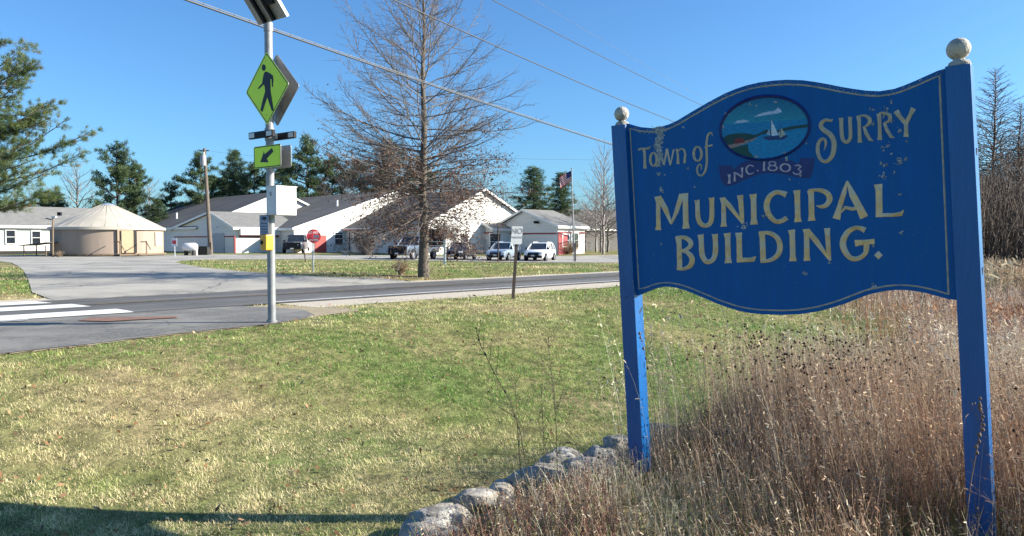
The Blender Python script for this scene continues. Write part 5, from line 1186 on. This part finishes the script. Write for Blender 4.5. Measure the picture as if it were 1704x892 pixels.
# near pine at the left edge
def left_pine():
    global rnd, RNG
    rnd = random.Random(5); RNG = np.random.default_rng(5); Yp = 24.0; b = P(-95, 430, Yp); b.z = h(b.x, b.y); t = thing('roadside_pine', tuple(b), 'green pine reaching in from the left edge of the picture', 'tree')
    hh = 11.0; segs = []; cen = []
    MB().tube([b + p for p in trunk_pts(hh)], [.28] + [.27 * (1 - i / 17) + .02 for i in range(16)], 12).build('trunk', M['bark'], t, smooth=True)
    def bough(p, d, ln, r, dens=1.0):
        pts = limb(segs, p, d, ln, r, .035, .25, .05)
        for k in range(int(ln * 6)):
            f = rnd.uniform(.3, 1); i = min(len(pts) - 2, int(f * (len(pts) - 1))); dd = (pts[i + 1] - pts[i]).normalized(); sdv = side(dd, R(48)); sdv.z = abs(sdv.z) * .5 + .08
            l2 = rnd.uniform(.35, .95) * (1.2 - f * .5); tw = limb(segs, pts[i], sdv, l2, .009, .06, .14, .08)
            for q in range(int(l2 * 6 * dens) + 1):
                j = rnd.randrange(1, len(tw)); cen.append((tw[j] + rv(.03), (tw[j] - tw[j - 1]).normalized()))
            cen.append((tw[-1], (tw[-1] - tw[-2]).normalized()))
    def to(px, py, dy): return P(px, py, Yp + dy)
    for (px, py, dy, z0, dens) in ((8, 70, 0, 6.6, .8), (14, 60, 1.0, 6.8, .8), (52, 78, .5, 5.6, .9), (60, 100, -.5, 5.2, 1), (40, 105, 1.5, 5.2, 1), (72, 140, .8, 4.6, 1.1), (58, 150, -1.5, 4.5, 1.1), (76, 165, .2, 4.4, 1), (66, 190, -.8, 3.8, 1.3), (78, 205, .5, 3.7, 1.3), (134, 200, 0, 3.5, .8), (128, 210, .8, 3.4, .6), (60, 215, 1.5, 3.5, 1.3), (105, 248, .6, 2.9, .35), (124, 252, -.4, 2.8, .3), (66, 240, -1.2, 2.9, .6), (100, 292, .3, 2.1, .8), (72, 300, -.6, 2.0, 1), (84, 285, 1.2, 2.3, .7), (50, 310, .8, 1.8, .9), (30, 270, -1, 2.6, .7), (30, 170, 2, 4.2, 1.2), (20, 130, -1.8, 4.9, 1.1), (38, 225, 2.2, 3.3, 1.1), (15, 320, 1, 1.7, .7)):
        e = to(px, py, dy); p0 = b + UPZ * z0; d = e - p0; bough(p0, (d.normalized() - Vector((0, 0, .10))).normalized(), d.length * 1.0, .04, dens)
    V_, T_ = segs_mesh(segs, 4); npobj('branches', V_, T_, M['bark'], t)
    n_per = 26; C_ = np.repeat(np.array([tuple(c[0]) for c in cen]), n_per, 0); D_ = np.repeat(np.array([tuple(c[1]) for c in cen]), n_per, 0); n = len(C_)
    a = RNG.normal(size=(n, 3)) * .62 + D_ * .8 + np.array([0, 0, .25]); a /= np.linalg.norm(a, axis=1, keepdims=True); bb_ = np.cross(a, RNG.normal(size=(n, 3))); bb_ /= np.linalg.norm(bb_, axis=1, keepdims=True)
    C_ = C_ + RNG.normal(0, .03, (n, 3)); s_ = RNG.uniform(.09, .17, (n, 1)); V_ = np.stack([C_ - bb_ * .006, C_ + bb_ * .006, C_ + a * s_], axis=1).reshape(-1, 3)
    base = np.array([(.13, .17, .06), (.10, .15, .06), (.16, .19, .07), (.08, .12, .05), (.17, .13, .06)]); cc = np.repeat(base[RNG.choice(5, len(cen), p=[.3, .3, .2, .14, .06])], n_per, 0) * RNG.uniform(.8, 1.25, (n, 1))
    npobj('crown', V_, np.arange(n * 3).reshape(n, 3), M['leafv'], t, cols=np.repeat(cc, 3, 0))
left_pine()
# shrubs: bare bush by the hall wall, tan bushes by east wing
def bush(name, label, px, py, wpx, hpx, m, n=240, seed=1, Yf=None):
    global rnd
    rnd = random.Random(seed); b = at(px, py); 
    if Yf: b = P(px, py, Yf); b.z = h(b.x, b.y)
    w_, h_ = wpx / F * b.y / 2, hpx / F * b.y; segs = []
    for k in range(n):
        az = rnd.uniform(0, 6.28); k_ = rnd.random() ** .6; tip = Vector((math.cos(az) * w_ * k_, math.sin(az) * w_ * k_, h_ * rnd.uniform(.55, 1) * (1.05 - .5 * k_ ** 2))); p0 = Vector((rnd.gauss(0, w_ * .12), rnd.gauss(0, w_ * .12), 0))
        pts = limb(segs, b + p0, (tip - p0) + Vector((0, 0, h_ * .3)), (tip - p0).length, .014, -.02, .2, .07)
        for q in range(4): i = rnd.randrange(1, len(pts)); limb(segs, pts[i], side((tip).normalized(), R(40)), h_ * .28, .008, .03, .15, .1)
    V_, T_ = segs_mesh(segs, 3); o = npobj(name, V_, T_, M[m], loc=tuple(b)); tag(o, label, 'bush'); return o
M['tantwig'] = mat('tan_dry_twigs', (.34, .25, .16), (.22, .15, .1), 3, .9)
bush('bare_bush', 'round pale bare bush against the shaded hall wall', 610, 424, 58, 48, 'paletwig', 420, 1, 72)
bush('dry_bush', 'low tan dry bush at the corner of the red wall', 944, 423, 60, 20, 'tantwig', 420, 2, 76)
bush('dry_bush', 'low reddish dry bush left of the flagpole base', 922, 424, 30, 14, 'tantwig', 200, 3, 76)
bush('dry_clump', 'tan dry clump in the median just left of the oak trunk', 668, 458, 34, 24, 'tantwig', 70, 5)
bush('dry_clump', 'pale dry clump beside the pole lamp near the yurt', 98, 428, 18, 9, 'tantwig', 60, 6)

# ------------------------------------------------------------------ stone wall
stw = thing('stone_edging', (0, 4.6, 0), 'rough granite boulders edging the weedy bed under the sign', 'stone wall')
def boulder(c, s_, seed, rot):
    bm = bmesh.new(); bmesh.ops.create_icosphere(bm, subdivisions=4, radius=1)
    rs_ = random.Random(int(seed * 10)); cuts = [(Vector((rs_.gauss(0, 1), rs_.gauss(0, 1), rs_.gauss(.3, 1))).normalized(), rs_.uniform(.58, .86)) for _ in range(20)]
    for v in bm.verts:
        d = v.co.normalized(); q = max(abs(d.x), abs(d.y), abs(d.z)); base = d * (1 / q ** .62) * .82
        k = 1 + .22 * noise.noise(d * 1.3 + Vector((seed, 0, 0))) + .10 * noise.noise(d * 3.2 + Vector((0, seed, 0))) + .06 * noise.noise(d * 7 + Vector((0, 0, seed)))
        base = base * k
        for (pn, pd) in cuts:
            q_ = base.dot(pn) - pd
            if q_ > 0: base = base - pn * q_ * .92
        v.co = Vector((base.x * s_[0], base.y * s_[1], base.z * s_[2])) * (1 + .035 * noise.noise(d * 20))
    bmesh.ops.rotate(bm, verts=bm.verts, cent=(0, 0, 0), matrix=Matrix.Rotation(rot, 3, 'Z') @ Matrix.Rotation(.15 * math.sin(seed * 5), 3, 'X'))
    for v in bm.verts: v.co += Vector(c) - Vector(stw.location)
    for f in bm.faces: f.smooth = True
    me = bpy.data.meshes.new('stone'); bm.to_mesh(me); bm.free(); me.materials.append(M['stone']); o = bpy.data.objects.new('stone', me); COL.objects.link(o); o.parent = stw
for i, (px, py, Y_, sx, sy, sz, rot) in enumerate(((725, 852, 4.22, .17, .15, .11, .4), (712, 885, 4.05, .19, .16, .12, .1), (790, 822, 4.5, .17, .14, .11, .9), (834, 806, 4.72, .11, .10, .08, .3), (838, 830, 4.5, .08, .08, .07, .8), (760, 852, 4.2, .12, .12, .09, .5), (880, 790, 4.85, .16, .12, .09, .7),
        (912, 788, 4.9, .15, .12, .10, .4), (935, 762, 5.1, .17, .14, .11, .8), (968, 775, 5.0, .16, .13, .10, .2), (1000, 758, 5.2, .15, .13, .10, .5), (1030, 738, 5.35, .16, .14, .12, 1.0), (1015, 775, 5.1, .13, .1, .09, .2), (1066, 735, 5.6, .14, .13, .1, .3), (690, 868, 4.2, .09, .1, .07, .4), (1095, 715, 5.8, .15, .12, .1, .4), (740, 900, 3.9, .17, .15, .1, .2))):
    boulder(P(px, py, Y_) + Vector((0, 0, -.035)), (sx * (1.1 if px < 870 else 1.3), sy * 1.2, sz * (.9 if px < 870 else 1.2)), i * 3.1 + 1, rot)

# ------------------------------------------------------------------ lawn blades
RNG = np.random.default_rng(99)
def hv(x, y): return np.array([h(a, b) for a, b in zip(x, y)])
def vnoise(x, y, s_, k=0): return np.array([noise.noise(Vector((a * s_, b * s_, k))) for a, b in zip(x, y)])
GX = np.linspace(-26, 26, 521); GY = np.linspace(2, 62, 601)
def grid(fn): return np.array([[fn(a, b) for a in GX] for b in GY])
Hg = grid(lambda a, b: h(a, b)); Lg = grid(lambda a, b: 1.0 if is_lawn(a, b) else 0.0)
N1 = grid(lambda a, b: noise.noise(Vector((a * .22, b * .3, 1))) + .6 * noise.noise(Vector((a * .8, b * .8, 2)))+ .3 * noise.noise(Vector((a * 2.5, b * 2.5, 6)))); N2g = grid(lambda a, b: noise.noise(Vector((a * 1.6, b * 1.6, 3))) + .5 * noise.noise(Vector((a * 5, b * 5, 4))))
N3g = grid(lambda a, b: noise.noise(Vector((a * 3.6, b * 3.6, 9))) + .6 * noise.noise(Vector((a * 7.5, b * 7.5, 14))))
def samp(G, x, y):
    i = np.clip((x - GX[0]) / (GX[1] - GX[0]), 0, len(GX) - 1.001); j = np.clip((y - GY[0]) / (GY[1] - GY[0]), 0, len(GY) - 1.001); i0 = i.astype(int); j0 = j.astype(int); u = i - i0; v = j - j0
    return (G[j0, i0] * (1 - u) + G[j0, i0 + 1] * u) * (1 - v) + (G[j0 + 1, i0] * (1 - u) + G[j0 + 1, i0 + 1] * u) * v
def in_bed(x, y):
    (ax, ay), (bx, by) = BEDLINE; dx, dy = bx - ax, by - ay; l = math.hypot(dx, dy); sd2 = ((x - ax) * dy - (y - ay) * dx) / l
    # right of the stones, and in front of the bed's far edge
    far = np.interp(x, [.9, 1.6, 3.0, 3.6], [5.8, 6.3, 6.9, 7.0])
    return (sd2 > .05) & (y < far)
def in_field(x, y): return (x > np.interp(y, [0, 7, 14.5, 16.5, 30, 60], [3.4, 3.75, 7.8, 7.3, 12.0, 24])) 
def make_blades(n, y0, y1, name, tall, wid):
    y = y0 * (y1 / y0) ** RNG.random(n); x = RNG.uniform(-.74, .62, n) * y + RNG.uniform(-.6, .6, n)
    ok = (samp(Lg, x, y) > .5 + RNG.normal(0, .12, n)) & ((samp(N3g, x + 3, y + 9) + .5 * samp(N2g, x, y)) < .62 + RNG.normal(0, .12, n)) & ~in_bed(x, y) & ~(in_field(x, y) & (y > 8)) & (y > 3.2) & (x > -25.5) & (x < 25.5)
    x, y = x[ok], y[ok]; n = len(x); z = samp(Hg, x, y); a1 = samp(N1, x, y); a2 = samp(N2g, x, y); a3 = samp(N3g, x, y); k = np.clip(y / 6, 1, 6)
    s = (x - P0[0]) * N2[0] + (y - P0[1]) * N2[1]
    green = 1 / (1 + np.exp(-(a1 * 3.4 + a2 * 2.6 - 2.1 + 5.6 * np.exp(-((y - 9.6) / 2.0) ** 2) * np.clip((x + 7) / 2.5, .1, 1) + np.clip(x - .2, 0, 1.5) * 2.4 + np.clip(y - 12, 0, 5) * .3 - np.clip(-x - 1.0, 0, 2) * .2))) ; green = np.where(s > 0, 1 / (1 + np.exp(-(a1 * 5 + .2))), green)
    hgt = tall * RNG.uniform(.4, 1.3, n) * (.75 + .9 * np.clip(a3 + .35, 0, 1.2)) * k ** .35; wd = wid * k * RNG.uniform(.7, 1.3, n)
    az = RNG.uniform(0, 2 * np.pi, n); ln = RNG.uniform(.3, 1.5, n); dx, dy = np.cos(az), np.sin(az); px_, py_ = -dy, dx
    B = np.stack([x, y, z - .003], 1); Wv = np.stack([px_, py_, np.zeros(n)], 1) * wd[:, None] / 2; tip = B + np.stack([dx * hgt * ln, dy * hgt * ln, hgt * (1.05 - .5 * ln)], 1)
    V_ = np.stack([B - Wv, B + Wv, tip], 1).reshape(-1, 3)
    tan = np.array((.74, .62, .38)); gr = np.array((.10, .25, .04)); yg = np.array((.39, .43, .14)); dk = np.array((.10, .14, .05))
    t = np.clip(green + RNG.normal(0, .22, n), 0, 1)[:, None]; c = np.where(t < .5, tan * (1 - 2 * t) + yg * 2 * t, yg * (2 - 2 * t) + gr * (2 * t - 1)); m2 = (RNG.random(n) < .1)[:, None]; c = np.where(m2, dk, c)
    m3 = (RNG.random(n) < .10)[:, None]; c = np.where(m3, tan * .9, c); c = c * RNG.uniform(.55, 1.35, (n, 1)) * np.clip(1.06 + .7 * a3, .42, 1.35)[:, None]
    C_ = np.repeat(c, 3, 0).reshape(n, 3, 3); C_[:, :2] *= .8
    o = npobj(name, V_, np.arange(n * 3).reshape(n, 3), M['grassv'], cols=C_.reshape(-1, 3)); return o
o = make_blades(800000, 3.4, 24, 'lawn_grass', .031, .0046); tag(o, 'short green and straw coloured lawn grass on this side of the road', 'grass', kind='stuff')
o = make_blades(110000, 24, 60, 'median_grass', .045, .005); tag(o, 'short grass on the median and verges beyond the road', 'grass', kind='stuff')
# fallen leaves
n = 4500; y = 4.2 * (50 / 4.2) ** RNG.random(n); x = RNG.uniform(-.72, .4, n) * y; ok = samp(Lg, x, y) > .5; x, y = x[ok], y[ok]
keep = ((samp(N2g, x, y) > .15) | (RNG.random(len(x)) < .25)) & ~in_bed(x, y); x, y = x[keep], y[keep]; z = samp(Hg, x, y) + .03
V_, T_, c_ = leaf_cloud(np.stack([x, y, z], 1), np.repeat(np.clip(y / 9, 1, 3), 1)[:, None] * .026, 1, .008, [(.24, .12, .06), (.16, .09, .05), (.32, .2, .11), (.4, .33, .2)]); sc_ = 1
o = npobj('fallen_leaves', V_, T_, M['leafv'], cols=c_); tag(o, 'scattered brown fallen leaves on the lawn', 'leaves', kind='stuff')

# ------------------------------------------------------------------ dry weeds
def weeds(name, label, x, y, hgt, wid, pal, lean=(-.12, 0), leaf=10, lsize=.018, head=0, headcol=(.06, .04, .03), curve=.18, seed=1, leafcols=None, lo=.15):
    global RNG
    RNG = np.random.default_rng(seed); n = len(x); z = np.array([h(a, b) for a, b in zip(x, y)]); B = np.stack([x, y, z], 1); K = 5
    az = RNG.uniform(0, 2 * np.pi, n); bend = np.abs(RNG.normal(0, curve, n)); dirx = np.cos(az) * bend + lean[0] + RNG.normal(0, .05, n); diry = np.sin(az) * bend + lean[1]
    side_az = RNG.uniform(0, np.pi, n); sx, sy = np.cos(side_az), np.sin(side_az); V_ = np.zeros((n, (K + 1), 2, 3)); jit = RNG.normal(0, .012, (n, K + 1, 2)) ; jit[:, 0] = 0
    for k in range(K + 1):
        f = k / K; c = B + np.stack([dirx * hgt * f ** 1.7 + jit[:, k, 0] * hgt * f, diry * hgt * f ** 1.7 + jit[:, k, 1] * hgt * f, hgt * f * (1 - .12 * bend * f)], 1); w_ = np.ones(n) * wid * (1 - .65 * f) / 2
        V_[:, k, 0] = c - np.stack([sx * w_, sy * w_, 0 * w_], 1); V_[:, k, 1] = c + np.stack([sx * w_, sy * w_, 0 * w_], 1)
    base = np.arange(n)[:, None] * (K + 1) * 2; T_ = np.concatenate([np.concatenate([base + 2 * k, base + 2 * k + 1, base + 2 * k + 3, base + 2 * k + 2], 1) for k in range(K)], 0)
    pal = np.array(pal); ci = RNG.integers(0, len(pal), n); c = pal[ci] * RNG.uniform(.7, 1.3, (n, 1)); pt_ = vnoise(x, y, .9, 4)[:, None] + .5 * vnoise(x, y, 2.7, 8)[:, None]; c = c * np.clip(1 + .9 * pt_ * np.array([[.35, .75, .95]]), .35, 1.6); C_ = np.repeat(c, (K + 1) * 2, 0); VV = [V_.reshape(-1, 3)]; CC = [C_]; TT = [T_]; off = n * (K + 1) * 2
    cen = V_.mean(axis=2)
    if leaf:
        m = n * leaf; si = np.repeat(np.arange(n), leaf); f = lo + (1 - lo) * RNG.random(m); kk = np.clip((f * K).astype(int), 0, K - 1); u = (f * K - kk)[:, None]; p = cen[si, kk] * (1 - u) + cen[si, kk + 1] * u
        a = RNG.normal(size=(m, 3)); a[:, 2] = a[:, 2] * .7 + .5; a /= np.linalg.norm(a, axis=1, keepdims=True); b = np.cross(a, RNG.normal(size=(m, 3))); b /= np.linalg.norm(b, axis=1, keepdims=True)
        s_ = lsize * RNG.uniform(.4, 1.6, (m, 1)) * (hgt[si][:, None] / .7) ** .5; Q = np.stack([p - b * s_ * .13, p + b * s_ * .13, p + a * s_ + b * s_ * .2, p + a * s_ * 1.05], 1).reshape(-1, 3)
        VV.append(Q); T2 = np.arange(m * 4).reshape(m, 4) + off; TT.append(T2); off += m * 4
        lc = c[si] * RNG.uniform(.75, 1.25, (m, 1)) if leafcols is None else np.array(leafcols)[RNG.integers(0, len(leafcols), m)] * RNG.uniform(.7, 1.3, (m, 1)); CC.append(np.repeat(lc, 4, 0))
    if head:
        hi = np.nonzero(RNG.random(n) < head)[0]; m = len(hi); tip = cen[hi, K]; r = (.007 + .006 * RNG.random(m))[:, None]
        dirs = np.array([(1, 0, 0), (0, 1, 0), (-1, 0, 0), (0, -1, 0), (0, 0, 1), (0, 0, -1)]); Q = (tip[:, None, :] + dirs[None] * r[:, :, None] * np.array([1, 1, .9])).reshape(-1, 3); VV.append(Q); b0 = np.arange(m)[:, None] * 6 + off
        for (i, j) in ((0, 1), (1, 2), (2, 3), (3, 0)): TT.append(np.concatenate([b0 + i, b0 + j, b0 + 4, b0 + 4], 1)); TT.append(np.concatenate([b0 + j, b0 + i, b0 + 5, b0 + 5], 1))
        off += m * 6; CC.append(np.ones((m * 6, 3)) * np.array(headcol))
    T_ = np.concatenate(TT, 0); V_ = np.concatenate(VV, 0); C_ = np.concatenate(CC, 0)
    quad = T_[:, 2] != T_[:, 3]; Tq = T_[quad]; Tt = T_[~quad][:, :3]; tris = np.concatenate([Tq[:, [0, 1, 2]], Tq[:, [0, 2, 3]], Tt], 0)
    o = npobj(name, V_, tris, M['dryv'], cols=C_); tag(o, label, 'weeds', kind='stuff'); return o
TAN = [(.58, .47, .32), (.5, .39, .27), (.42, .32, .22), (.62, .53, .39), (.34, .25, .18)]
BRN = [(.37, .26, .185), (.29, .19, .135), (.45, .335, .24), (.55, .43, .31), (.21, .13, .09)]
RED = [(.21, .09, .065), (.28, .14, .09), (.15, .07, .055), (.36, .22, .15)]
RNG = np.random.default_rng(5)
def bedpts(n, x0, x1, y0, y1):
    x = RNG.uniform(x0, x1, n); y = RNG.uniform(y0, y1, n); ok = in_bed(x, y); return x[ok], y[ok]
def bedh(x, y): return np.interp(x - .12 * (y - 4.5), [-.6, 0, .6, 1.1, 1.45, 1.8, 2.4, 4], [.10, .14, .17, .22, .33, .52, .70, .72])
def camclear(x, y, z_top):          # a trodden patch in front of each post, and nothing right at the photographer's feet
    d1 = np.hypot(x - 2.0, (y - 2.95) * .6); d2 = np.hypot((x - .66) * 1.6, y - 4.25)
    return (y > 2.2) & (np.hypot(x, y) > 2.35) & ~((d1 < .42) & (z_top > .26 + .1 * RNG.random(len(x)))) & ~((d2 < .5) & (z_top > .17 + .1 * RNG.random(len(x))))
x, y = bedpts(34000, -.9, 5.5, 2.2, 7.2); hb_ = bedh(x, y) * RNG.uniform(.45, 1.12, len(x)) * np.clip(.92 + .45 * vnoise(x, y, 1.5, 3), .6, 1.15); ok = camclear(x, y, hb_); x, y, hb_ = x[ok], y[ok], hb_[ok]
near = np.clip((y - 2) / 2.0, .45, 1); weeds('dry_weeds', 'dense brown dried weeds filling the bed under the blue sign', x, y, hb_ * near ** .5, .0034, BRN + BRN + TAN[:1], (-.08, .0), 10, .015, .03, curve=.25, seed=11)
x, y = bedpts(4200, -.6, 5.5, 2.4, 7.2); hb_ = bedh(x, y) * RNG.uniform(.9, 1.4, len(x)) + .08; ok = camclear(x, y, hb_); x, y, hb_ = x[ok], y[ok], hb_[ok]
weeds('tall_straw_grass', 'thin pale straw grass stalks standing above the brown weeds', x, y, hb_ * np.clip((y - 1.6) / 2.4, .5, 1) ** .5, .0026, TAN, (-.22, .0), 4, .02, 0, curve=.12, seed=12, lo=.5)
x, y = bedpts(5200, -.6, 5.5, 2.4, 7.2); hb_ = bedh(x, y) * RNG.uniform(.4, .95, len(x)); ok = camclear(x, y, hb_); x, y, hb_ = x[ok], y[ok], hb_[ok]
weeds('curled_dead_leaves', 'bent brown stems with broad curled dead leaves tangled through the weed bed', x, y, hb_, .004, BRN, (0, 0), 7, .027, .0, curve=.75, seed=31, lo=.1)
x, y = bedpts(9000, -.9, 6, 2.2, 6.5); hb_ = RNG.uniform(.08, .32, len(x)); ok = camclear(x, y, hb_); x, y, hb_ = x[ok], y[ok], hb_[ok]
weeds('low_undergrowth', 'low mixed green and brown undergrowth at the foot of the dry weeds', x, y, hb_, .003, [(.2, .2, .07), (.3, .22, .13), (.15, .18, .06), (.4, .32, .2)], (0, 0), 10, .016, 0, curve=.5, seed=13, lo=.05)
x, y = bedpts(2600, -.75, .55, 3.3, 4.6); hb_ = RNG.uniform(.08, .22, len(x))
weeds('reddish_groundcover', 'dark reddish brown dead groundcover behind the boulders at bottom centre', x, y, hb_, .003, RED, (0, 0), 14, .016, 0, curve=.55, seed=14, lo=.05)
# seed-head patch
x = RNG.normal(2.15, .36, 900); y = RNG.normal(5.35, .5, 900); hb_ = RNG.uniform(.55, .86, 900)
weeds('seedhead_weeds', 'brown weeds topped with small dark round seed heads beneath the sign', x, y, hb_, .004, BRN, (-.05, 0), 8, .014, .42, seed=15)
# sparse tall grasses left of the dense bed
x = RNG.uniform(.75, 2.0, 230); y = 5.0 + (x - .7) * .6 + RNG.uniform(-.5, .9, 230); hb_ = RNG.uniform(.6, 1.25, 230)
weeds('sparse_tall_grass', 'sparse tall straw stalks beside the left sign post', x, y, hb_, .0028, TAN + [(.3, .3, .13)], (-.14, 0), 6, .02, 0, curve=.14, seed=16, lo=.55)
# field on the right and beyond the lawn
y = 7.0 * (46 / 7.0) ** RNG.random(26000); x = RNG.uniform(.2, .9, 26000) * y; ok = in_field(x, y) & (rs(x, y) < -3.2) & ~((x < 8) & (y < 9.0) & in_bed(x, y) & (y < 7)); x, y = x[ok], y[ok]
kf = np.clip(y / 8, 1, 5); hb_ = RNG.uniform(.45, .95, len(x)) * (1 + .15 * np.sin(x * .7) * np.cos(y * .5))
weeds('field_of_weeds', 'wide field of pinkish brown dead weeds right of and behind the sign', x, y, hb_, .006 * kf, [(.42, .31, .25), (.34, .24, .19), (.5, .4, .31), (.28, .18, .14), (.58, .48, .36)], (-.05, 0), 9, .032, .0, seed=17)
x = RNG.normal(13.2, 1.1, 1500); y = RNG.normal(20.5, 1.4, 1500); weeds('pale_grass_clump', 'pale tall grass clump just right of the right post in the distance', x, y, RNG.uniform(.8, 1.35, 1500), .02, [(.5, .42, .3), (.42, .34, .23), (.36, .27, .18)], (0, 0), 3, .1, 0, seed=18)
x = RNG.normal(7.6, .8, 900); y = RNG.normal(11.8, 1.2, 900); weeds('rusty_grass_patch', 'rusty orange grass patch right of the right post', x, y, RNG.uniform(.5, .85, 900), .01, [(.36, .17, .08), (.28, .13, .07), (.4, .24, .13)], (0, 0), 5, .05, 0, seed=19)

# individual stalks
def stalk(label, pts, r, m, twigs=0, blobs=0, seed=1, name='weed_stalk'):
    global rnd
    rnd = random.Random(seed); mb = MB(); base = pts[0]; mb.tube(pts, [r * (1 - .6 * i / (len(pts) - 1)) for i in range(len(pts))], 5); Lp = sum((pts[i + 1] - pts[i]).length for i in range(len(pts) - 1))
    for k in range(twigs):
        f = rnd.uniform(.25, .98); i = min(len(pts) - 2, int(f * (len(pts) - 1))); p = pts[i].lerp(pts[i + 1], f * (len(pts) - 1) - i); d = side((pts[i + 1] - pts[i]).normalized(), R(38)); l = Lp * .2 * (1.2 - f) + .03
        q = p + d * l * .5; e = q + (d + UPZ * .6).normalized() * l * .5; mb.tube([p, q, e], [r * .4, r * .3, r * .2], 3)
        if rnd.random() < .6: mb.lathe(e - UPZ * .004, [(0, 0), (.004, .003), (0, .012)], 5)
    for k in range(blobs):
        f = .55 + .45 * k / max(1, blobs - 1); i = min(len(pts) - 2, int(f * (len(pts) - 1))); p = pts[i].lerp(pts[i + 1], min(1, f * (len(pts) - 1) - i)) + rv(.004); rr = rnd.uniform(.005, .010); mb.lathe(p - UPZ * rr, [(0, 0), (rr, rr), (rr * .8, rr * 1.8), (0, rr * 2.6)], 6)
    o = mb.build(name, m, loc=tuple(base)); tag(o, label, 'weed', 'single dry stalks in the weed bed'); return o
M['darkstem'] = mat('dark_green_brown_stem', (.06, .06, .03), (.09, .07, .045), 30, .8); M['brownstem'] = mat('brown_stem', (.17, .11, .07), (.1, .065, .045), 30, .85); M['orangestem'] = mat('orange_stem', (.38, .19, .07), (.28, .13, .06), 30, .8)
def path3(Y_, pxs): return [P(a, b, Y_) for a, b in pxs]
def rooted(Y_, pxs): 
    p = path3(Y_, pxs); g0 = p[0].copy(); g0.z = h(g0.x, g0.y) - .02; return [g0] + p
stalk('tallest lone stalk with a dark bud at its tip, leaning left over the boulders', rooted(4.6, [(880, 800), (866, 720), (848, 665), (822, 620), (800, 575), (791, 545)]), .0045, M['darkstem'], 12, 5, 1)
stalk('upright dark stalk with fine side twigs, left of the left sign post', rooted(4.7, [(928, 800), (926, 720), (922, 650), (915, 600), (912, 560)]), .004, M['darkstem'], 30, 0, 2)
stalk('thin dark twiggy stalk between the two taller ones', rooted(4.65, [(905, 800), (905, 740), (903, 690), (900, 640)]), .0035, M['darkstem'], 22, 0, 3)
stalk('twiggy dark stalk just right of the tallest one', rooted(4.6, [(868, 800), (862, 730), (860, 680), (856, 620)]), .0035, M['darkstem'], 24, 0, 4)
stalk('dark seed spike crossing the lit side of the left sign post', rooted(4.55, [(1090, 800), (1092, 700), (1080, 620), (1070, 575), (1064, 555)]), .003, M['brownstem'], 4, 7, 5)
stalk('dried seed spike in front of the right sign post', rooted(3.3, [(1606, 880), (1616, 800), (1627, 740), (1634, 700), (1630, 664)]), .003, M['brownstem'], 6, 14, 6)
stalk('short dry twig at the foot of the right sign post', rooted(3.1, [(1622, 900), (1628, 870), (1640, 830)]), .0025, M['brownstem'], 5, 0, 7)
for i, (a, b, c) in enumerate(((1300, 1296, 670), (1345, 1350, 700), (1420, 1435, 690), (1438, 1445, 770))):
    stalk(('leftmost', 'second', 'third', 'rightmost')[i] + ' of the orange brown stalks under the middle of the sign', rooted(4.0, [(a, 870), (b, c + 80), (b + 2, c)]), .004, M['orangestem'], 3, 0, 10 + i)
stalk('dark upright brown stalk near the left third of the bed', rooted(4.1, [(1195, 880), (1192, 790), (1188, 700)]), .004, M['brownstem'], 12, 0, 20)
stalk('long pale stalk fallen diagonally through the weeds right of the left post', rooted(3.9, [(1265, 860), (1235, 790), (1200, 745), (1165, 700)]), .003, M['tantwig'], 0, 0, 21)
print('tris', sum(len(o.data.loops) - 2 * len(o.data.polygons) for o in bpy.data.objects if o.type == 'MESH'))
